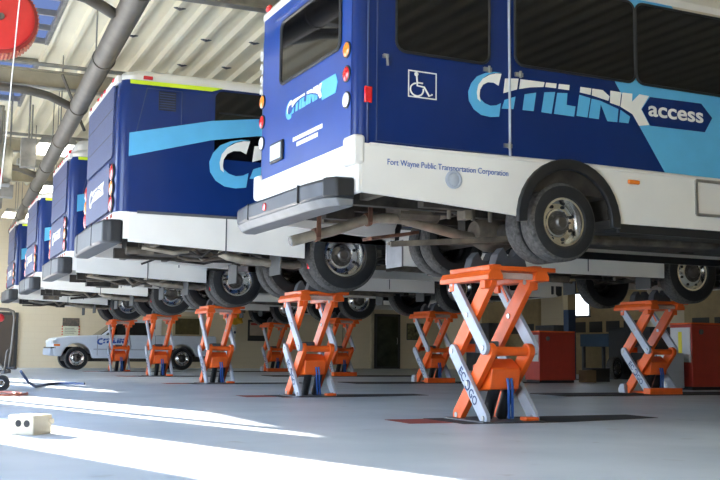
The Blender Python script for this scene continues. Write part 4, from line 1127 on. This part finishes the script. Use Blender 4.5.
pt = thing('lift_post', 'dark blue steel post standing in the dim back of the workshop', 'post', (15.2, 21.75, 0))
b = M(); b.box(-.11, .11, -.11, .11, .02, 1.75); b.obj('post_column', mat('post_blue', (.02, .045, .10), .5), pt, bevel=.01)
b = M(); b.box(-.12, .12, -.10, .10, 1.75, 2.6); b.obj('post_head', mat('post_tan', (.45, .36, .20), .6), pt)
b = M(); b.box(-.3, .3, -.3, .3, 0, .02); b.obj('post_base', DGRAY, pt)
ws = thing('spare_wheel', 'loose wheel with bright rim standing in the dim back behind the right lift', 'wheel', (16.75, 22.0, 0), R(25))
make_wheel(ws, 0, 0, .29, .29, .2, -1, 'front', .2)
b = M(); b.box(-.15, .15, -.02, .3, .0, .05); b.obj('chock', DGRAY, ws)
BENCH = mat('bench_blue', (.02, .05, .09), .5)
wb_ = thing('workbench', 'dark blue workbench with clutter behind the right lift', 'bench', (17.9, 23.9, 0))
b = M(); b.box(0, .8, -1.2, 1.2, .86, 1.22); b.obj('bench_top', BENCH, wb_, bevel=.01)
for x, y in ((.05, -1.1), (.75, -1.1), (.05, 1.1), (.75, 1.1)):
    b = M(); b.box(x-.04, x+.04, y-.04, y+.04, 0, .86); b.obj('leg', DGRAY, wb_)
b = M(); b.box(.05, .75, -1.1, 1.1, .2, .24); b.obj('lower_shelf', DGRAY, wb_)
for i, (u, v, sx, sy, sz, m, lab, nm, ct_) in enumerate((
    (17.1, 21.0, .8, 1.7, 1.35, BLACK, 'large black machine in the dim back behind the loose wheel', 'workshop_machine', 'machine'),
    (17.6, 26.0, .6, 1.0, 1.5, DGRAY, 'dark steel cabinet beyond the blue post', 'steel_cabinet', 'cabinet'),
    (14.1, 19.55, .28, .3, .28, mat('cardboard', (.22, .14, .07), .8), 'brown carton on the floor by the smaller red cabinet', 'carton', 'box'),
    (14.6, 20.0, .5, .4, .32, BLACK, 'low black crate on the floor behind the brown carton', 'crate', 'box'),
    (18.6, 31.5, .6, 1.6, 1.7, DGRAY, 'dark steel cabinet near the office door', 'steel_cabinet', 'cabinet'))):
    t_ = thing(nm, lab, ct_, (u, v, 0))
    b = M(); b.box(0, sx, 0, sy, 0, sz); b.obj('body', m, t_, bevel=.012)
    b = M(); b.box(-.012, 0, .04, sy-.04, sz*.1, sz*.92); b.obj('front', m, t_, bevel=.006)
# shelving frame above the cabinets
sh = thing('pipe_rack', 'dark tube rack behind the tall red cabinet at right', 'rack', (19.1, 17.2, 0), R(90))
b = M()
for x in (0, 2.6):
    for y in (0, .5): b.cyl((x, y, 0), (x, y, 1.75), .025, n=8)
b.obj('upright', DGRAY, sh)
b = M()
for z in (.9, 1.3, 1.7):
    for y in (0, .5): b.cyl((0, y, z), (2.6, y, z), .02, n=8)
b.obj('rail', DGRAY, sh)

# ------------------------------------------------------------------ camera
cam = bpy.data.cameras.new('camera'); co = bpy.data.objects.new('camera', cam); COL.objects.link(co)
f_px = 1027.; cam.sensor_width = 36; cam.lens = f_px/720*36; cam.clip_end = 300
pitch_ = math.atan((351.6-240)/f_px); roll_ = .010
m = Matrix.Rotation(R(-23.4), 4, 'Z') @ Matrix.Rotation(R(90)+pitch_, 4, 'X') @ Matrix.Rotation(roll_, 4, 'Z')
co.matrix_world = Matrix.Translation((0, 0, .65)) @ m
bpy.context.scene.camera = co

# ------------------------------------------------------------------ light
sun = bpy.data.lights.new('sun', 'SUN'); so = bpy.data.objects.new('sun', sun); COL.objects.link(so)
sun.energy = 40; sun.angle = R(.5); sun.color = (1, .93, .84)
e = math.atan(4.35/15.5)
d = Vector((.32*math.cos(e), -.947*math.cos(e), -math.sin(e))).normalized()
so.rotation_euler = d.to_track_quat('-Z', 'Y').to_euler()
so.location = (-30, 50, 20)
w = bpy.data.worlds.new('world'); bpy.context.scene.world = w; w.use_nodes = True
nt = w.node_tree; bg = nt.nodes['Background']
tc = nt.nodes.new('ShaderNodeTexCoord'); sp = nt.nodes.new('ShaderNodeSeparateXYZ'); cr = nt.nodes.new('ShaderNodeValToRGB')
nt.links.new(tc.outputs['Generated'], sp.inputs[0]); nt.links.new(sp.outputs['Z'], cr.inputs['Fac'])
cr.color_ramp.elements[0].position = 0; cr.color_ramp.elements[0].color = (.80, .90, 1.0, 1)
cr.color_ramp.elements[1].position = .6; cr.color_ramp.elements[1].color = (.30, .52, .95, 1)
nt.links.new(cr.outputs['Color'], bg.inputs['Color']); bg.inputs['Strength'].default_value = 7.0
sc = bpy.context.scene
sc.view_settings.view_transform = 'Standard'; sc.view_settings.look = 'None'
sc.view_settings.gamma = 1; sc.view_settings.use_curve_mapping = False
sc.view_settings.exposure = 0.8
sc.cycles.max_bounces = 8; sc.cycles.diffuse_bounces = 5
sc.cycles.sample_clamp_indirect = 6
